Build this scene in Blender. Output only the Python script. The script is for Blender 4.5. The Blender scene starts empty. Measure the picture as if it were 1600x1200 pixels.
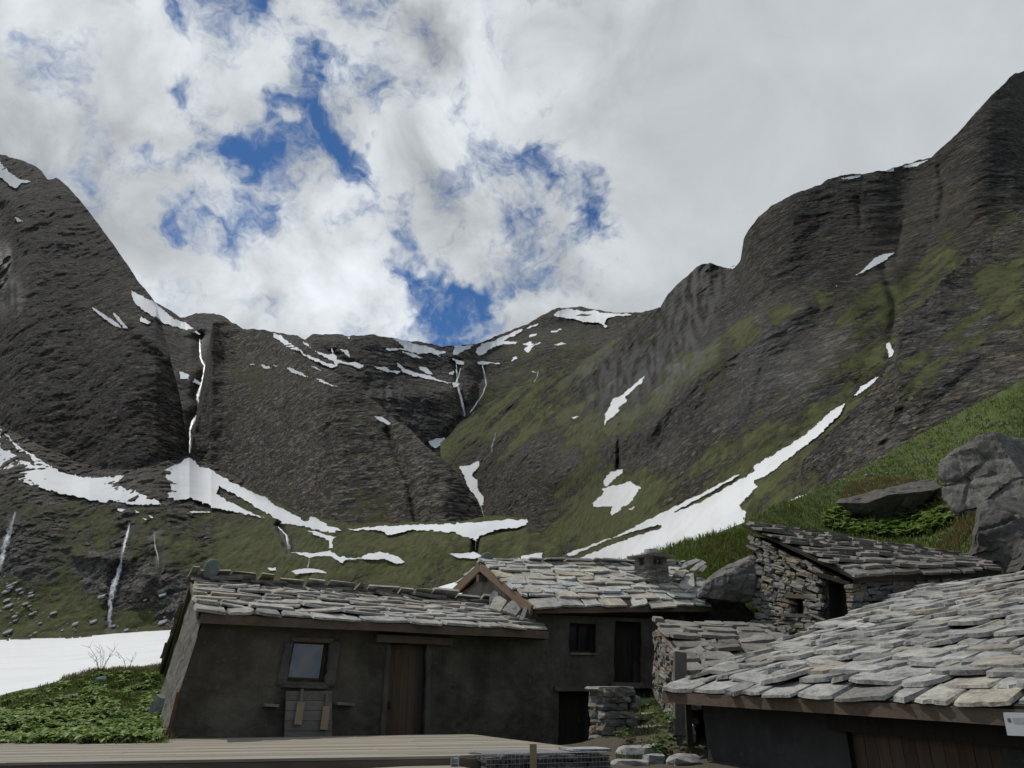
import bpy, bmesh, math, random
import numpy as np
from mathutils import Vector, Matrix

scene = bpy.context.scene
COL = scene.collection
random.seed(7)
RNG = np.random.default_rng(7)

# ------------------------------------------------------------------ camera
EYE = 1.7
F = 1109.0
PITCH = math.radians(22.3)
cam_d = bpy.data.cameras.new("camera")
cam_d.sensor_width = 36.0
cam_d.lens = 36.0 * F / 1600.0
cam_d.clip_start = 0.1
cam_d.clip_end = 20000.0
cam = bpy.data.objects.new("camera", cam_d)
COL.objects.link(cam)
cam.location = (0, 0, EYE)
cam.rotation_euler = (math.pi / 2 + PITCH, 0, 0)
scene.camera = cam
CP, SP = math.cos(PITCH), math.sin(PITCH)

def tanel(py):
    v = (600.0 - np.asarray(py, float)) / F
    return (SP + v * CP) / (CP - v * SP)

def xrat(px, py):
    v = (600.0 - np.asarray(py, float)) / F
    return ((np.asarray(px, float) - 800.0) / F) / (CP - v * SP)

def P(px, py, Y):
    """the point at distance Y ahead that stands where the photograph shows (px, py)"""
    return Vector((float(xrat(px, py)) * Y, Y, EYE + float(tanel(py)) * Y))

def proj(p):
    x, y, z = p[..., 0], p[..., 1], p[..., 2] - EYE
    d = y * CP + z * SP
    u = -y * SP + z * CP
    return 800 + F * x / d, 600 - F * u / d

# ------------------------------------------------------------------ sun and sky
SUN_EL, SUN_AZ = math.radians(56), math.radians(-58)   # azimuth from +Y towards +X
sun_dir = Vector((math.sin(SUN_AZ) * math.cos(SUN_EL), math.cos(SUN_AZ) * math.cos(SUN_EL), math.sin(SUN_EL)))
sl = bpy.data.lights.new("sun", 'SUN')
sl.energy = 2.6
sl.angle = math.radians(0.6)
sl.color = (1.0, 0.96, 0.9)
so = bpy.data.objects.new("sun", sl)
COL.objects.link(so)
so.rotation_euler = (-sun_dir).to_track_quat('-Z', 'Y').to_euler()

world = bpy.data.worlds.new("World")
scene.world = world
world.use_nodes = True
scene.view_settings.view_transform = 'Standard'
scene.view_settings.look = 'None'
scene.view_settings.exposure = 0.0
scene.view_settings.gamma = 1.0

class NT:
    """small node-tree helper"""
    def __init__(s, tree):
        s.t = tree
        s.t.nodes.clear()
    def n(s, typ, ins=None, **kw):
        nd = s.t.nodes.new(typ)
        for k, v in kw.items():
            setattr(nd, k, v)
        for k, v in (ins or {}).items():
            s.put(nd.inputs[k], v)
        return nd
    def put(s, sock, v):
        if isinstance(v, bpy.types.NodeSocket):
            s.t.links.new(v, sock)
        else:
            if sock.type == 'RGBA' and len(v) == 3:
                v = (*v, 1)
            sock.default_value = v
    def math(s, op, a, b=0.0, c=None, clamp=False):
        nd = s.n('ShaderNodeMath', operation=op, use_clamp=clamp)
        s.put(nd.inputs[0], a); s.put(nd.inputs[1], b)
        if c is not None: s.put(nd.inputs[2], c)
        return nd.outputs[0]
    def vmath(s, op, a, b=(0, 0, 0), scale=None):
        nd = s.n('ShaderNodeVectorMath', operation=op)
        s.put(nd.inputs[0], a)
        if op != 'SCALE': s.put(nd.inputs[1], b)
        if scale is not None: s.put(nd.inputs['Scale'], scale)
        return nd.outputs['Value'] if op in ('DISTANCE', 'LENGTH', 'DOT_PRODUCT') else nd.outputs[0]
    def noise(s, vec, scale, detail=4, rough=0.55, dist=0.0, out='Fac'):
        nd = s.n('ShaderNodeTexNoise', {'Scale': scale, 'Detail': detail, 'Roughness': rough, 'Distortion': dist})
        if vec is not None: s.put(nd.inputs['Vector'], vec)
        return nd.outputs[out]
    def voro(s, vec, scale, feature='F1', out='Distance', rnd=1.0):
        nd = s.n('ShaderNodeTexVoronoi', {'Scale': scale, 'Randomness': rnd}, feature=feature)
        if vec is not None: s.put(nd.inputs['Vector'], vec)
        return nd.outputs[out]
    def rng(s, v, a, b, c=0.0, d=1.0, smooth=False):
        nd = s.n('ShaderNodeMapRange', interpolation_type='SMOOTHSTEP' if smooth else 'LINEAR')
        for i, x in enumerate((v, a, b, c, d)):
            s.put(nd.inputs[i], x)
        return nd.outputs[0]
    def mix(s, f, a, b, blend='MIX'):
        nd = s.n('ShaderNodeMix', data_type='RGBA', blend_type=blend)
        s.put(nd.inputs[0], f); s.put(nd.inputs[6], a); s.put(nd.inputs[7], b)
        return nd.outputs[2]
    def ramp(s, f, stops):
        nd = s.n('ShaderNodeValToRGB')
        e = nd.color_ramp.elements
        while len(e) < len(stops): e.new(0.5)
        for el, (p, c) in zip(e, stops):
            el.position = p; el.color = (*c, 1)
        s.put(nd.inputs[0], f)
        return nd.outputs[0]
    def attr(s, name):
        return s.n('ShaderNodeAttribute', attribute_name=name).outputs['Fac']
    def scalev(s, vec, sc):
        return s.n('ShaderNodeMapping', {'Vector': vec, 'Scale': sc}).outputs[0]

def dirv(px, py):
    v = Vector((float(xrat(px, py)), 1.0, float(tanel(py))))
    return v.normalized()

def build_world():
    k = NT(world.node_tree)
    out = k.n('ShaderNodeOutputWorld')
    bg = k.n('ShaderNodeBackground', {'Strength': 0.1})
    k.t.links.new(bg.outputs[0], out.inputs[0])
    sky = k.n('ShaderNodeTexSky', sky_type='NISHITA')
    sky.sun_disc = False
    sky.sun_elevation = SUN_EL
    sky.sun_rotation = SUN_AZ
    sky.altitude = 2200
    sky.dust_density = 0.3
    d = k.n('ShaderNodeTexCoord').outputs['Generated']
    d1 = k.n('ShaderNodeVectorMath', {0: k.noise(d, 7.0, 4, 0.6, out='Color'), 1: (0.5, 0.5, 0.5)}, operation='SUBTRACT').outputs[0]
    dd = k.vmath('ADD', d, k.vmath('SCALE', d1, scale=0.19))
    gaps = [  # px, py, radius (radians), strength
        (345, 15, .07, 1.0), (420, 5, .08, .95), (300, 75, .04, .45), (575, 10, .05, .35),
        (490, 210, .062, .85), (535, 240, .05, .5), (455, 190, .035, .4), (440, 280, .075, .68), (370, 215, .07, .8), (375, 310, .09, .75), (310, 320, .06, .5), (545, 265, .05, .4), (420, 240, .05, .35),
        (265, 375, .04, .45), (535, 95, .045, .35), (700, 170, .04, .3), (690, 310, .06, .5), (760, 300, .06, .5), (600, 150, .05, .4), (520, 120, .05, .45), (855, 250, .05, .45),
        (615, 395, .07, .8), (650, 440, .07, .8), (695, 485, .085, 1.15), (742, 518, .08, 1.1), (830, 430, .06, .75), (770, 460, .05, .55),
        (810, 365, .06, .72), (775, 265, .06, .62), (835, 290, .065, .58), (930, 375, .075, .95), (905, 330, .06, .65), (860, 400, .06, .6), (890, 195, .035, .4), (960, 460, .03, .2),
    ]
    acc = None
    for px, py, r, s in gaps:
        c = dirv(px, py)
        g = k.rng(k.vmath('DISTANCE', dd, tuple(c)), 0.0, r, s, 0.0, True)
        acc = g if acc is None else k.math('ADD', acc, g)
    acc = k.math('MINIMUM', acc, 1.0)
    fine = k.noise(dd, 15.0, 9, 0.64)
    mid = k.noise(d, 5.0, 6, 0.6)
    cov = k.math('ADD', k.math('MULTIPLY_ADD', fine, 2.9, -0.66), k.math('MULTIPLY', acc, -0.92))
    cov = k.math('ADD', cov, k.math('MULTIPLY_ADD', mid, 0.5, -0.25))
    # the sky behind the photographer is mostly clear
    ysep = k.n('ShaderNodeSeparateXYZ', {0: d}).outputs[1]
    cov = k.math('SUBTRACT', cov, k.rng(ysep, -0.05, -0.6, 0.0, 0.62, True))
    calm = k.rng(k.vmath('DISTANCE', d, tuple(dirv(1500, 200))), 0.25, 0.62, 1.0, 0.0, True)
    cov = k.math('ADD', cov, k.math('MULTIPLY', calm, .45))
    mask = k.rng(cov, -0.26, 0.74, 0.0, 1.0, True)
    # brightness of the cloud itself: thick grey undersides, bright tops, thin veils
    puff = k.noise(d, 6.5, 7, 0.58, 0.4)
    sep = k.n('ShaderNodeSeparateXYZ', {0: d})
    b = k.rng(puff, 0.36, 0.66, 0.44, 0.84)
    b = k.n('ShaderNodeMix', {0: k.math('MULTIPLY', calm, .8), 2: b, 3: 0.60}).outputs[0]
    glow = k.rng(k.vmath('DISTANCE', dd, tuple(dirv(440, 420))), 0.05, 0.28, 0.10, 0.0, True)
    b = k.math('ADD', b, glow)
    hi = k.rng(sep.outputs[2], 0.62, 0.9, 0.0, 0.06)
    b = k.math('SUBTRACT', b, hi)
    cc = k.n('ShaderNodeCombineColor', {0: k.math('MULTIPLY', b, 9.3), 1: k.math('MULTIPLY', b, 9.85), 2: k.math('MULTIPLY', b, 10.3)}).outputs[0]
    blue = k.mix(1.0, sky.outputs[0], (0.42, 0.67, 0.90), 'MULTIPLY')
    col = k.mix(mask, blue, cc)
    k.t.links.new(col, bg.inputs[0])
build_world()

# ------------------------------------------------------------------ numeric noise
_perm = np.random.default_rng(11).permutation(256)
_perm = np.concatenate([_perm, _perm, _perm])
_g = np.random.default_rng(12).normal(size=(256, 3))
_g /= np.linalg.norm(_g, axis=1)[:, None]

def pnoise(x, y, z):
    x = np.asarray(x, float); y = np.asarray(y, float); z = np.asarray(z, float)
    xi, yi, zi = np.floor(x).astype(int), np.floor(y).astype(int), np.floor(z).astype(int)
    xf, yf, zf = x - xi, y - yi, z - zi
    u, v, w = (f * f * f * (f * (f * 6 - 15) + 10) for f in (xf, yf, zf))
    xi &= 255; yi &= 255; zi &= 255
    r = 0
    for dx in (0, 1):
        for dy in (0, 1):
            for dz in (0, 1):
                h = _perm[_perm[_perm[xi + dx] + yi + dy] + zi + dz]
                g = _g[h]
                dot = g[..., 0] * (xf - dx) + g[..., 1] * (yf - dy) + g[..., 2] * (zf - dz)
                r = r + dot * (u if dx else 1 - u) * (v if dy else 1 - v) * (w if dz else 1 - w)
    return r * 1.5

def fbm(x, y, z, octv=5, gain=0.5, ridged=False):
    s, a = 0.0, 1.0
    for i in range(octv):
        f = 2.03 ** i
        n = pnoise(x * f + 17.3 * i, y * f - 5.1 * i, z * f + 3.7 * i)
        if ridged: n = 0.6 - 2 * np.abs(n)
        s = s + a * n
        a *= gain
    return s

def sstep(x, a, b):
    t = np.clip((x - a) / (b - a), 0, 1)
    return t * t * (3 - 2 * t)

def field(px, py, pts, base, w0=0.2):
    num, den = np.full(np.shape(px), base * w0, float), np.full(np.shape(px), w0, float)
    for (x, y, r, v) in pts:
        w = np.exp(-((px - x) ** 2 + (py - y) ** 2) / (r * r))
        num = num + w * v
        den = den + w
    return num / den

def segdist(px, py, line):
    d = np.full(px.shape, 1e9)
    for (a, b) in zip(line[:-1], line[1:]):
        ax, ay, bx, by = a[0], a[1], b[0], b[1]
        l2 = (bx - ax) ** 2 + (by - ay) ** 2 + 1e-9
        t = np.clip(((px - ax) * (bx - ax) + (py - ay) * (by - ay)) / l2, 0, 1)
        d = np.minimum(d, np.hypot(px - ax - t * (bx - ax), py - ay - t * (by - ay)))
    return d

def inpoly(px, py, poly):
    ins = np.zeros(px.shape, bool)
    n = len(poly)
    for i in range(n):
        x0, y0 = poly[i]; x1, y1 = poly[(i + 1) % n]
        if y0 == y1: continue
        c = ((y0 > py) != (y1 > py)) & (px < (x1 - x0) * (py - y0) / (y1 - y0) + x0)
        ins ^= c
    return ins

# ------------------------------------------------------------------ mesh helpers
def mesh_obj(name, verts, faces, mat, parent=None, smooth=False, attrs=None):
    me = bpy.data.meshes.new(name)
    if isinstance(faces, np.ndarray):
        verts = np.asarray(verts, np.float32)
        me.vertices.add(len(verts)); me.vertices.foreach_set('co', verts.ravel())
        n, kk = faces.shape
        me.loops.add(n * kk); me.loops.foreach_set('vertex_index', faces.astype(np.int32).ravel())
        me.polygons.add(n)
        me.polygons.foreach_set('loop_start', np.arange(0, n * kk, kk, dtype=np.int32))
        me.polygons.foreach_set('loop_total', np.full(n, kk, np.int32))
        me.update(calc_edges=True)
    else:
        me.from_pydata([tuple(v) for v in verts], [], faces)
    me.validate()
    if smooth:
        me.polygons.foreach_set('use_smooth', np.ones(len(me.polygons), bool))
    for k, v in (attrs or {}).items():
        a = me.attributes.new(k, 'FLOAT', 'POINT')
        a.data.foreach_set('value', np.asarray(v, np.float32).ravel())
    if mat: me.materials.append(mat)
    me.update()
    o = bpy.data.objects.new(name, me)
    COL.objects.link(o)
    if parent is not None:
        o.parent = parent
        o.matrix_parent_inverse = parent.matrix_basis.inverted()
    return o

def tag(o, label=None, cat=None, group=None, kind=None):
    if label: o['label'] = label
    if cat: o['category'] = cat
    if group: o['group'] = group
    if kind: o['kind'] = kind
    return o

def empty(name, loc, label, cat, group=None):
    o = bpy.data.objects.new(name, None)
    COL.objects.link(o)
    o.location = loc
    o.empty_display_size = 0.2
    return tag(o, label, cat, group)

class MB:
    """collects shapes into one mesh"""
    def __init__(s): s.v, s.f = [], []
    def add(s, vs, fs):
        b = len(s.v)
        s.v.extend([tuple(v) for v in vs])
        s.f.extend([tuple(i + b for i in f) for f in fs])
    def box8(s, p):   # p: 8 points, bottom ring 0-3, top ring 4-7
        s.add(p, [(3, 2, 1, 0), (4, 5, 6, 7), (0, 1, 5, 4), (1, 2, 6, 5), (2, 3, 7, 6), (3, 0, 4, 7)])
    def beam(s, a, b, w, h, up=(0, 0, 1), jit=0.0):
        """box beam along a-b, w across, h along up"""
        a, b = Vector(a), Vector(b)
        d = (b - a).normalized(); up = Vector(up)
        side = d.cross(up).normalized(); u = side.cross(d).normalized()
        n = max(1, int((b - a).length / 0.5)) if jit else 1
        rings = []
        for i in range(n + 1):
            c = a.lerp(b, i / n) + (side * random.uniform(-jit, jit) + u * random.uniform(-jit, jit) if jit else Vector())
            rings.append([c + side * sx * w / 2 + u * su * h / 2 for sx, su in ((-1, -1), (1, -1), (1, 1), (-1, 1))])
        base = len(s.v)
        for r in rings: s.v.extend([tuple(x) for x in r])
        for i in range(n):
            for j in range(4):
                k = base + 4 * i
                s.f.append((k + j, k + (j + 1) % 4, k + 4 + (j + 1) % 4, k + 4 + j))
        s.f.append((base + 3, base + 2, base + 1, base)); e = base + 4 * n
        s.f.append((e, e + 1, e + 2, e + 3))
    def tube(s, pts, rad, seg=6):
        pts = [Vector(p) for p in pts]; base = len(s.v)
        for i, p in enumerate(pts):
            d = (pts[min(i + 1, len(pts) - 1)] - pts[max(i - 1, 0)]).normalized()
            a = d.cross(Vector((0.3, 0.2, 1)) if abs(d.z) < .9 else Vector((1, 0, 0))).normalized(); b = d.cross(a)
            r = rad[i] if isinstance(rad, (list, tuple)) else rad
            for j in range(seg):
                t = 2 * math.pi * j / seg
                s.v.append(tuple(p + a * r * math.cos(t) + b * r * math.sin(t)))
        for i in range(len(pts) - 1):
            for j in range(seg):
                k = base + i * seg
                s.f.append((k + j, k + (j + 1) % seg, k + seg + (j + 1) % seg, k + seg + j))
        s.f.append(tuple(base + j for j in range(seg))[::-1])
        s.f.append(tuple(base + (len(pts) - 1) * seg + j for j in range(seg)))
    def stone(s, c, ax, dims, rough=0.16, rnd=0.3):
        """one rounded irregular stone, ax = three axes"""
        b = len(s.v); idx = {}
        for (i, j, k) in _ST_V:
            q = Vector((i, j, k))
            q = q.lerp(q.normalized() * 1.15, rnd)
            q = Vector((q.x + random.uniform(-rough, rough), q.y + random.uniform(-rough, rough), q.z + random.uniform(-rough, rough)))
            s.v.append(tuple(Vector(c) + ax[0] * q.x * dims[0] / 2 + ax[1] * q.y * dims[1] / 2 + ax[2] * q.z * dims[2] / 2))
        s.f.extend([tuple(i + b for i in f) for f in _ST_F])
    def build(s, name, mat, parent=None, smooth=False):
        return mesh_obj(name, s.v, s.f, mat, parent, smooth)

def _stone_template():
    pts, fs = [], []
    vals = (-1, 0, 1)
    idx = {}
    for i in vals:
        for j in vals:
            for k in vals:
                if max(abs(i), abs(j), abs(k)) == 1:
                    idx[(i, j, k)] = len(pts); pts.append((i, j, k))
    for axis in range(3):
        for sgn in (-1, 1):
            for a in (-1, 0):
                for b in (-1, 0):
                    q = []
                    for (da, db) in ((0, 0), (1, 0), (1, 1), (0, 1)):
                        c = [0, 0, 0]; c[axis] = sgn
                        c[(axis + 1) % 3] = a + da; c[(axis + 2) % 3] = b + db
                        q.append(idx[tuple(c)])
                    fs.append(tuple(q if sgn > 0 else q[::-1]))
    return pts, fs
_ST_V, _ST_F = _stone_template()

# ------------------------------------------------------------------ materials
def new_mat(name):
    m = bpy.data.materials.new(name)
    m.use_nodes = True
    k = NT(m.node_tree)
    out = k.n('ShaderNodeOutputMaterial')
    b = k.n('ShaderNodeBsdfPrincipled', {'Roughness': 0.9, 'Specular IOR Level': 0.2})
    k.t.links.new(b.outputs[0], out.inputs[0])
    return m, k, b

def bump(k, b, h, strength, dist):
    nd = k.n('ShaderNodeBump', {'Height': h, 'Strength': strength, 'Distance': dist})
    k.t.links.new(nd.outputs[0], b.inputs['Normal'])

def mat_terrain(name, yref, bmp=.6, rock_a=(.052, .047, .041), rock_b=(.125, .115, .102), dip=(1, 1, 3.2), rot=(0, .25, 0), grass_a=(.036, .041, .013), grass_b=(.094, .106, .037)):
    m, k, b = new_mat(name)
    pos = k.n('ShaderNodeNewGeometry').outputs['Position']
    u = 170.0 / yref                           # texture scale follows the size of the face
    st = k.n('ShaderNodeMapping', {'Vector': pos, 'Scale': (dip[0] * u, dip[1] * u, dip[2] * u), 'Rotation': rot}).outputs[0]
    n1 = k.noise(st, 0.35, 9, 0.68, 0.3)
    n2 = k.noise(st, 2.2, 7, 0.7)
    n3 = k.noise(pos, 0.09 * u, 4, 0.6)
    r = k.math('ADD', k.math('MULTIPLY', n1, 0.6), k.math('MULTIPLY', n2, 0.4))
    rock = k.mix(k.rng(r, 0.40, 0.60, 0, 1), rock_a, rock_b)
    rock = k.mix(k.rng(n3, 0.4, 0.7, 0, 0.6), rock, (.100, .078, .052))
    sp = k.noise(st, 9.0, 4, .75)
    spk = k.rng(sp, .36, .64, .55, 1.45)
    rock = k.mix(1.0, rock, k.n('ShaderNodeCombineColor', {0: spk, 1: spk, 2: spk}).outputs[0], 'MULTIPLY')
    cr = k.rng(k.math('ABSOLUTE', k.math('SUBTRACT', k.noise(st, 0.9, 6, 0.65, 0.6), 0.5)), 0.0, 0.05, 0.45, 1.0)
    rock = k.mix(1.0, rock, k.n('ShaderNodeCombineColor', {0: cr, 1: cr, 2: cr}).outputs[0], 'MULTIPLY')
    # angular blocks and fissures of the bedrock
    dv = k.vmath('ADD', st, k.vmath('SCALE', k.noise(st, 1.4, 3, .6, out='Color'), scale=.6))
    v1 = k.n('ShaderNodeSeparateColor', {0: k.voro(dv, .55, 'F1', 'Color')})
    c1, c3 = v1.outputs[0], v1.outputs[2]
    c2 = k.n('ShaderNodeSeparateColor', {0: k.voro(dv, 1.5, 'F1', 'Color')}).outputs[1]
    ed = k.rng(k.voro(dv, .55, 'DISTANCE_TO_EDGE', 'Distance'), 0, .05, .35, 1.0)
    fc = k.math('MULTIPLY', k.math('ADD', k.rng(c1, 0, 1, .30, .72), k.rng(c2, 0, 1, .12, .88)), ed)
    fc = k.math('POWER', fc, 2.3)
    rock = k.mix(k.rng(c3, .0, .3, .55, 0), rock, (.062, .066, .070))
    rock = k.mix(k.rng(c3, .75, 1., 0, .6), rock, (.100, .080, .048))
    rock = k.mix(1.0, rock, k.n('ShaderNodeCombineColor', {0: fc, 1: fc, 2: fc}).outputs[0], 'MULTIPLY')
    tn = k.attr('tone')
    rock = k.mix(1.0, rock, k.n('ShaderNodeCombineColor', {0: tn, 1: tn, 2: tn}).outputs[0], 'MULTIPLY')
    pale = k.attr('pale')
    rock = k.mix(k.math('MULTIPLY', pale, k.rng(n2, .35, .65, .25, 1)), rock, (.165, .162, .155))
    scree = k.attr('scree')
    gl = k.noise(pos, 0.6 * u, 8, 0.7)
    grass = k.mix(k.rng(gl, 0.35, 0.65), grass_a, grass_b)
    grass = k.mix(k.rng(k.noise(pos, .25 * u, 5, .65), .45, .68, 0, .6), grass, (.080, .066, .036))
    lush = k.attr('lush')
    grass = k.mix(lush, grass, k.mix(k.rng(gl, .35, .65), (.042, .072, .016), (.098, .130, .034)))
    g = k.math('ADD', k.attr('grass'), k.math('MULTIPLY_ADD', n2, 0.9, -0.45))
    g = k.math('ADD', g, k.math('MULTIPLY_ADD', gl, 0.6, -0.3))
    gm = k.rng(g, 0.38, 0.62, 0, 1, True)
    col = k.mix(k.math('MULTIPLY', scree, .9), rock, k.mix(n2, (.07, .06, .048), (.125, .108, .085)))
    col = k.mix(gm, col, grass)
    wet = k.attr('wet')
    col = k.mix(k.math('MULTIPLY', wet, .85), col, (.018, .018, .018))
    k.put(b.inputs['Base Color'], col)
    k.put(b.inputs['Roughness'], k.rng(wet, 0, 1, .95, .5))
    h = k.math('ADD', k.math('MULTIPLY', n1, 0.7), k.math('MULTIPLY', n2, 0.35))
    h = k.math('ADD', h, k.math('MULTIPLY', k.noise(st, 7.0, 4, .7), 0.12))
    h = k.math('ADD', h, k.math('MULTIPLY', k.math('MINIMUM', fc, 1.5), .16))
    h = k.n('ShaderNodeMix', {0: gm, 2: h, 3: k.math('MULTIPLY', gl, .5)}).outputs[0]
    bump(k, b, h, bmp, 0.012 * yref)
    return m

def mat_snow():
    m, k, b = new_mat('snow')
    pos = k.n('ShaderNodeNewGeometry').outputs['Position']
    n = k.noise(pos, 0.12, 8, 0.6)
    n2 = k.noise(pos, 0.5, 7, 0.75)
    col = k.mix(k.rng(n, .45, .75, 0, .55), (.68, .695, .70), (.54, .53, .51))
    col = k.mix(k.rng(n2, .64, .75, 0, .6), col, (.42, .38, .33))
    k.put(b.inputs['Base Color'], col)
    k.put(b.inputs['Roughness'], 0.7)
    bump(k, b, k.noise(pos, 0.5, 4, .5), 0.2, 0.4)
    return m

def mat_water():
    m = bpy.data.materials.new('falling_water'); m.use_nodes = True
    k = NT(m.node_tree)
    out = k.n('ShaderNodeOutputMaterial')
    b = k.n('ShaderNodeBsdfPrincipled', {'Base Color': (.66, .69, .72), 'Roughness': .4})
    tr = k.n('ShaderNodeBsdfTransparent')
    e = k.attr('edge')
    uv = k.n('ShaderNodeCombineXYZ', {0: k.math('MULTIPLY', k.attr('across'), 1.6), 1: k.math('MULTIPLY', k.attr('along'), .10), 2: 0.0}).outputs[0]
    n = k.noise(uv, 1.3, 7, .72)
    n2 = k.noise(uv, .35, 3, .6)
    n = k.math('ADD', k.math('MULTIPLY', n, .75), k.math('MULTIPLY', n2, .5))
    a = k.rng(k.math('SUBTRACT', n, k.math('MULTIPLY', e, .40)), .46, .74, 0, .95)
    mx = k.n('ShaderNodeMixShader', {0: a, 1: tr.outputs[0], 2: b.outputs[0]})
    k.t.links.new(mx.outputs[0], out.inputs[0])
    return m

def mat_plaster(name, ca, cb, pos_scale=1.0, stain=(.035, .031, .026)):
    m, k, b = new_mat(name)
    pos = k.n('ShaderNodeNewGeometry').outputs['Position']
    n = k.noise(pos, 1.3 * pos_scale, 8, .65)
    n2 = k.noise(pos, 9 * pos_scale, 6, .7)
    n3 = k.noise(k.scalev(pos, (1, 1, .3)), 2.2, 5, .6)
    col = k.mix(k.rng(n, .35, .68), ca, cb)
    col = k.mix(k.rng(n3, .5, .72, 0, .6), col, stain)
    col = k.mix(k.rng(n2, .58, .75, 0, .55), col, tuple(min(1, c * 1.7) for c in cb))
    k.put(b.inputs['Base Color'], col)
    h = k.math('ADD', n2, k.math('MULTIPLY', k.noise(pos, 40, 4, .7), .35))
    bump(k, b, h, .9, .03)
    return m

def mat_wood(name, ca, cb, axis='X', scale=1.0, weather=(.16, .15, .135), wamt=.4):
    m, k, b = new_mat(name)
    tc = k.n('ShaderNodeTexCoord').outputs['Object']
    ri = k.n('ShaderNodeNewGeometry').outputs['Random Per Island']
    sc = {'X': (.35, 6, 6), 'Z': (6, 6, .35), 'Y': (6, .35, 6)}[axis]
    v = k.scalev(tc, tuple(s * scale for s in sc))
    v = k.vmath('ADD', v, k.n('ShaderNodeCombineXYZ', {0: k.math('MULTIPLY', ri, 37.0), 1: k.math('MULTIPLY', ri, 11.0), 2: 0.0}).outputs[0])
    n = k.noise(v, 2.5, 8, .68, .8)
    big = k.noise(tc, 1.1, 5, .6)
    col = k.mix(k.rng(n, .32, .68), ca, cb)
    col = k.mix(k.rng(big, .4, .7, 0, wamt), col, weather)
    br = k.rng(ri, 0, 1, .78, 1.15)
    col = k.mix(1.0, col, k.n('ShaderNodeCombineColor', {0: br, 1: br, 2: br}).outputs[0], 'MULTIPLY')
    k.put(b.inputs['Base Color'], col)
    k.put(b.inputs['Roughness'], .8)
    bump(k, b, n, .5, .01)
    return m

def mat_stone(name, stops, lichen=.5, scale=1.0, bumpd=.02):
    """each stone takes a tone of its own; grey, buff and rust, with lichen"""
    m, k, b = new_mat(name)
    g = k.n('ShaderNodeNewGeometry')
    pos, ri = g.outputs['Position'], g.outputs['Random Per Island']
    off = k.vmath('ADD', pos, k.n('ShaderNodeCombineXYZ', {0: k.math('MULTIPLY', ri, 51.0), 1: k.math('MULTIPLY', ri, 23.0), 2: 0.0}).outputs[0])
    col = k.ramp(ri, stops)
    n = k.noise(off, 2.2 * scale, 8, .68)
    n2 = k.noise(off, 14 * scale, 6, .7)
    f = k.rng(k.math('ADD', k.math('MULTIPLY', n, .6), k.math('MULTIPLY', n2, .4)), .36, .64, .45, 1.36)
    sp = k.noise(off, 60 * scale, 3, .8)
    f = k.math('MULTIPLY', f, k.rng(sp, .3, .7, .78, 1.22))
    col = k.mix(1.0, col, k.n('ShaderNodeCombineColor', {0: f, 1: f, 2: f}).outputs[0], 'MULTIPLY')
    col = k.mix(k.rng(k.noise(off, 6 * scale, 7, .68), .53, .66, 0, lichen), col, (.055, .052, .045))
    col = k.mix(k.rng(k.noise(pos, 5 * scale, 5, .6), .665, .70, 0, .75 * lichen), col, (.26, .10, .035))
    k.put(b.inputs['Base Color'], col)
    k.put(b.inputs['Roughness'], .85)
    bump(k, b, k.math('ADD', n2, k.math('MULTIPLY', k.noise(off, 45 * scale, 4, .7), .4)), .8, bumpd)
    return m

def mat_plain(name, col, rough=.8, noise=.25, scale=6.0, metallic=0.0):
    m, k, b = new_mat(name)
    tc = k.n('ShaderNodeTexCoord').outputs['Object']
    n = k.noise(tc, scale, 6, .65)
    k.put(b.inputs['Base Color'], k.mix(k.rng(n, .3, .7), tuple(c * (1 - noise) for c in col), tuple(min(1, c * (1 + noise)) for c in col)))
    k.put(b.inputs['Roughness'], rough)
    k.put(b.inputs['Metallic'], metallic)
    return m

def mat_leaf(name, a, b_, trans=.3):
    m, k, b = new_mat(name)
    ri = k.n('ShaderNodeNewGeometry').outputs['Random Per Island']
    k.put(b.inputs['Base Color'], k.mix(ri, a, b_))
    k.put(b.inputs['Roughness'], .55)
    out = [n for n in k.t.nodes if n.type == 'OUTPUT_MATERIAL'][0]
    tl = k.n('ShaderNodeBsdfTranslucent', {'Color': k.mix(ri, tuple(c * 1.3 for c in a), tuple(c * 1.3 for c in b_))})
    mx = k.n('ShaderNodeMixShader', {0: trans, 1: b.outputs[0], 2: tl.outputs[0]})
    k.t.links.new(mx.outputs[0], out.inputs[0])
    return m
M = {}
M['snow'] = mat_snow()
M['water'] = mat_water()
# ------------------------------------------------------------------ terrain
LAY = {}

def interp(x, pts):
    a = np.array(pts, float)
    return np.interp(x, a[:, 0], a[:, 1])

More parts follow.
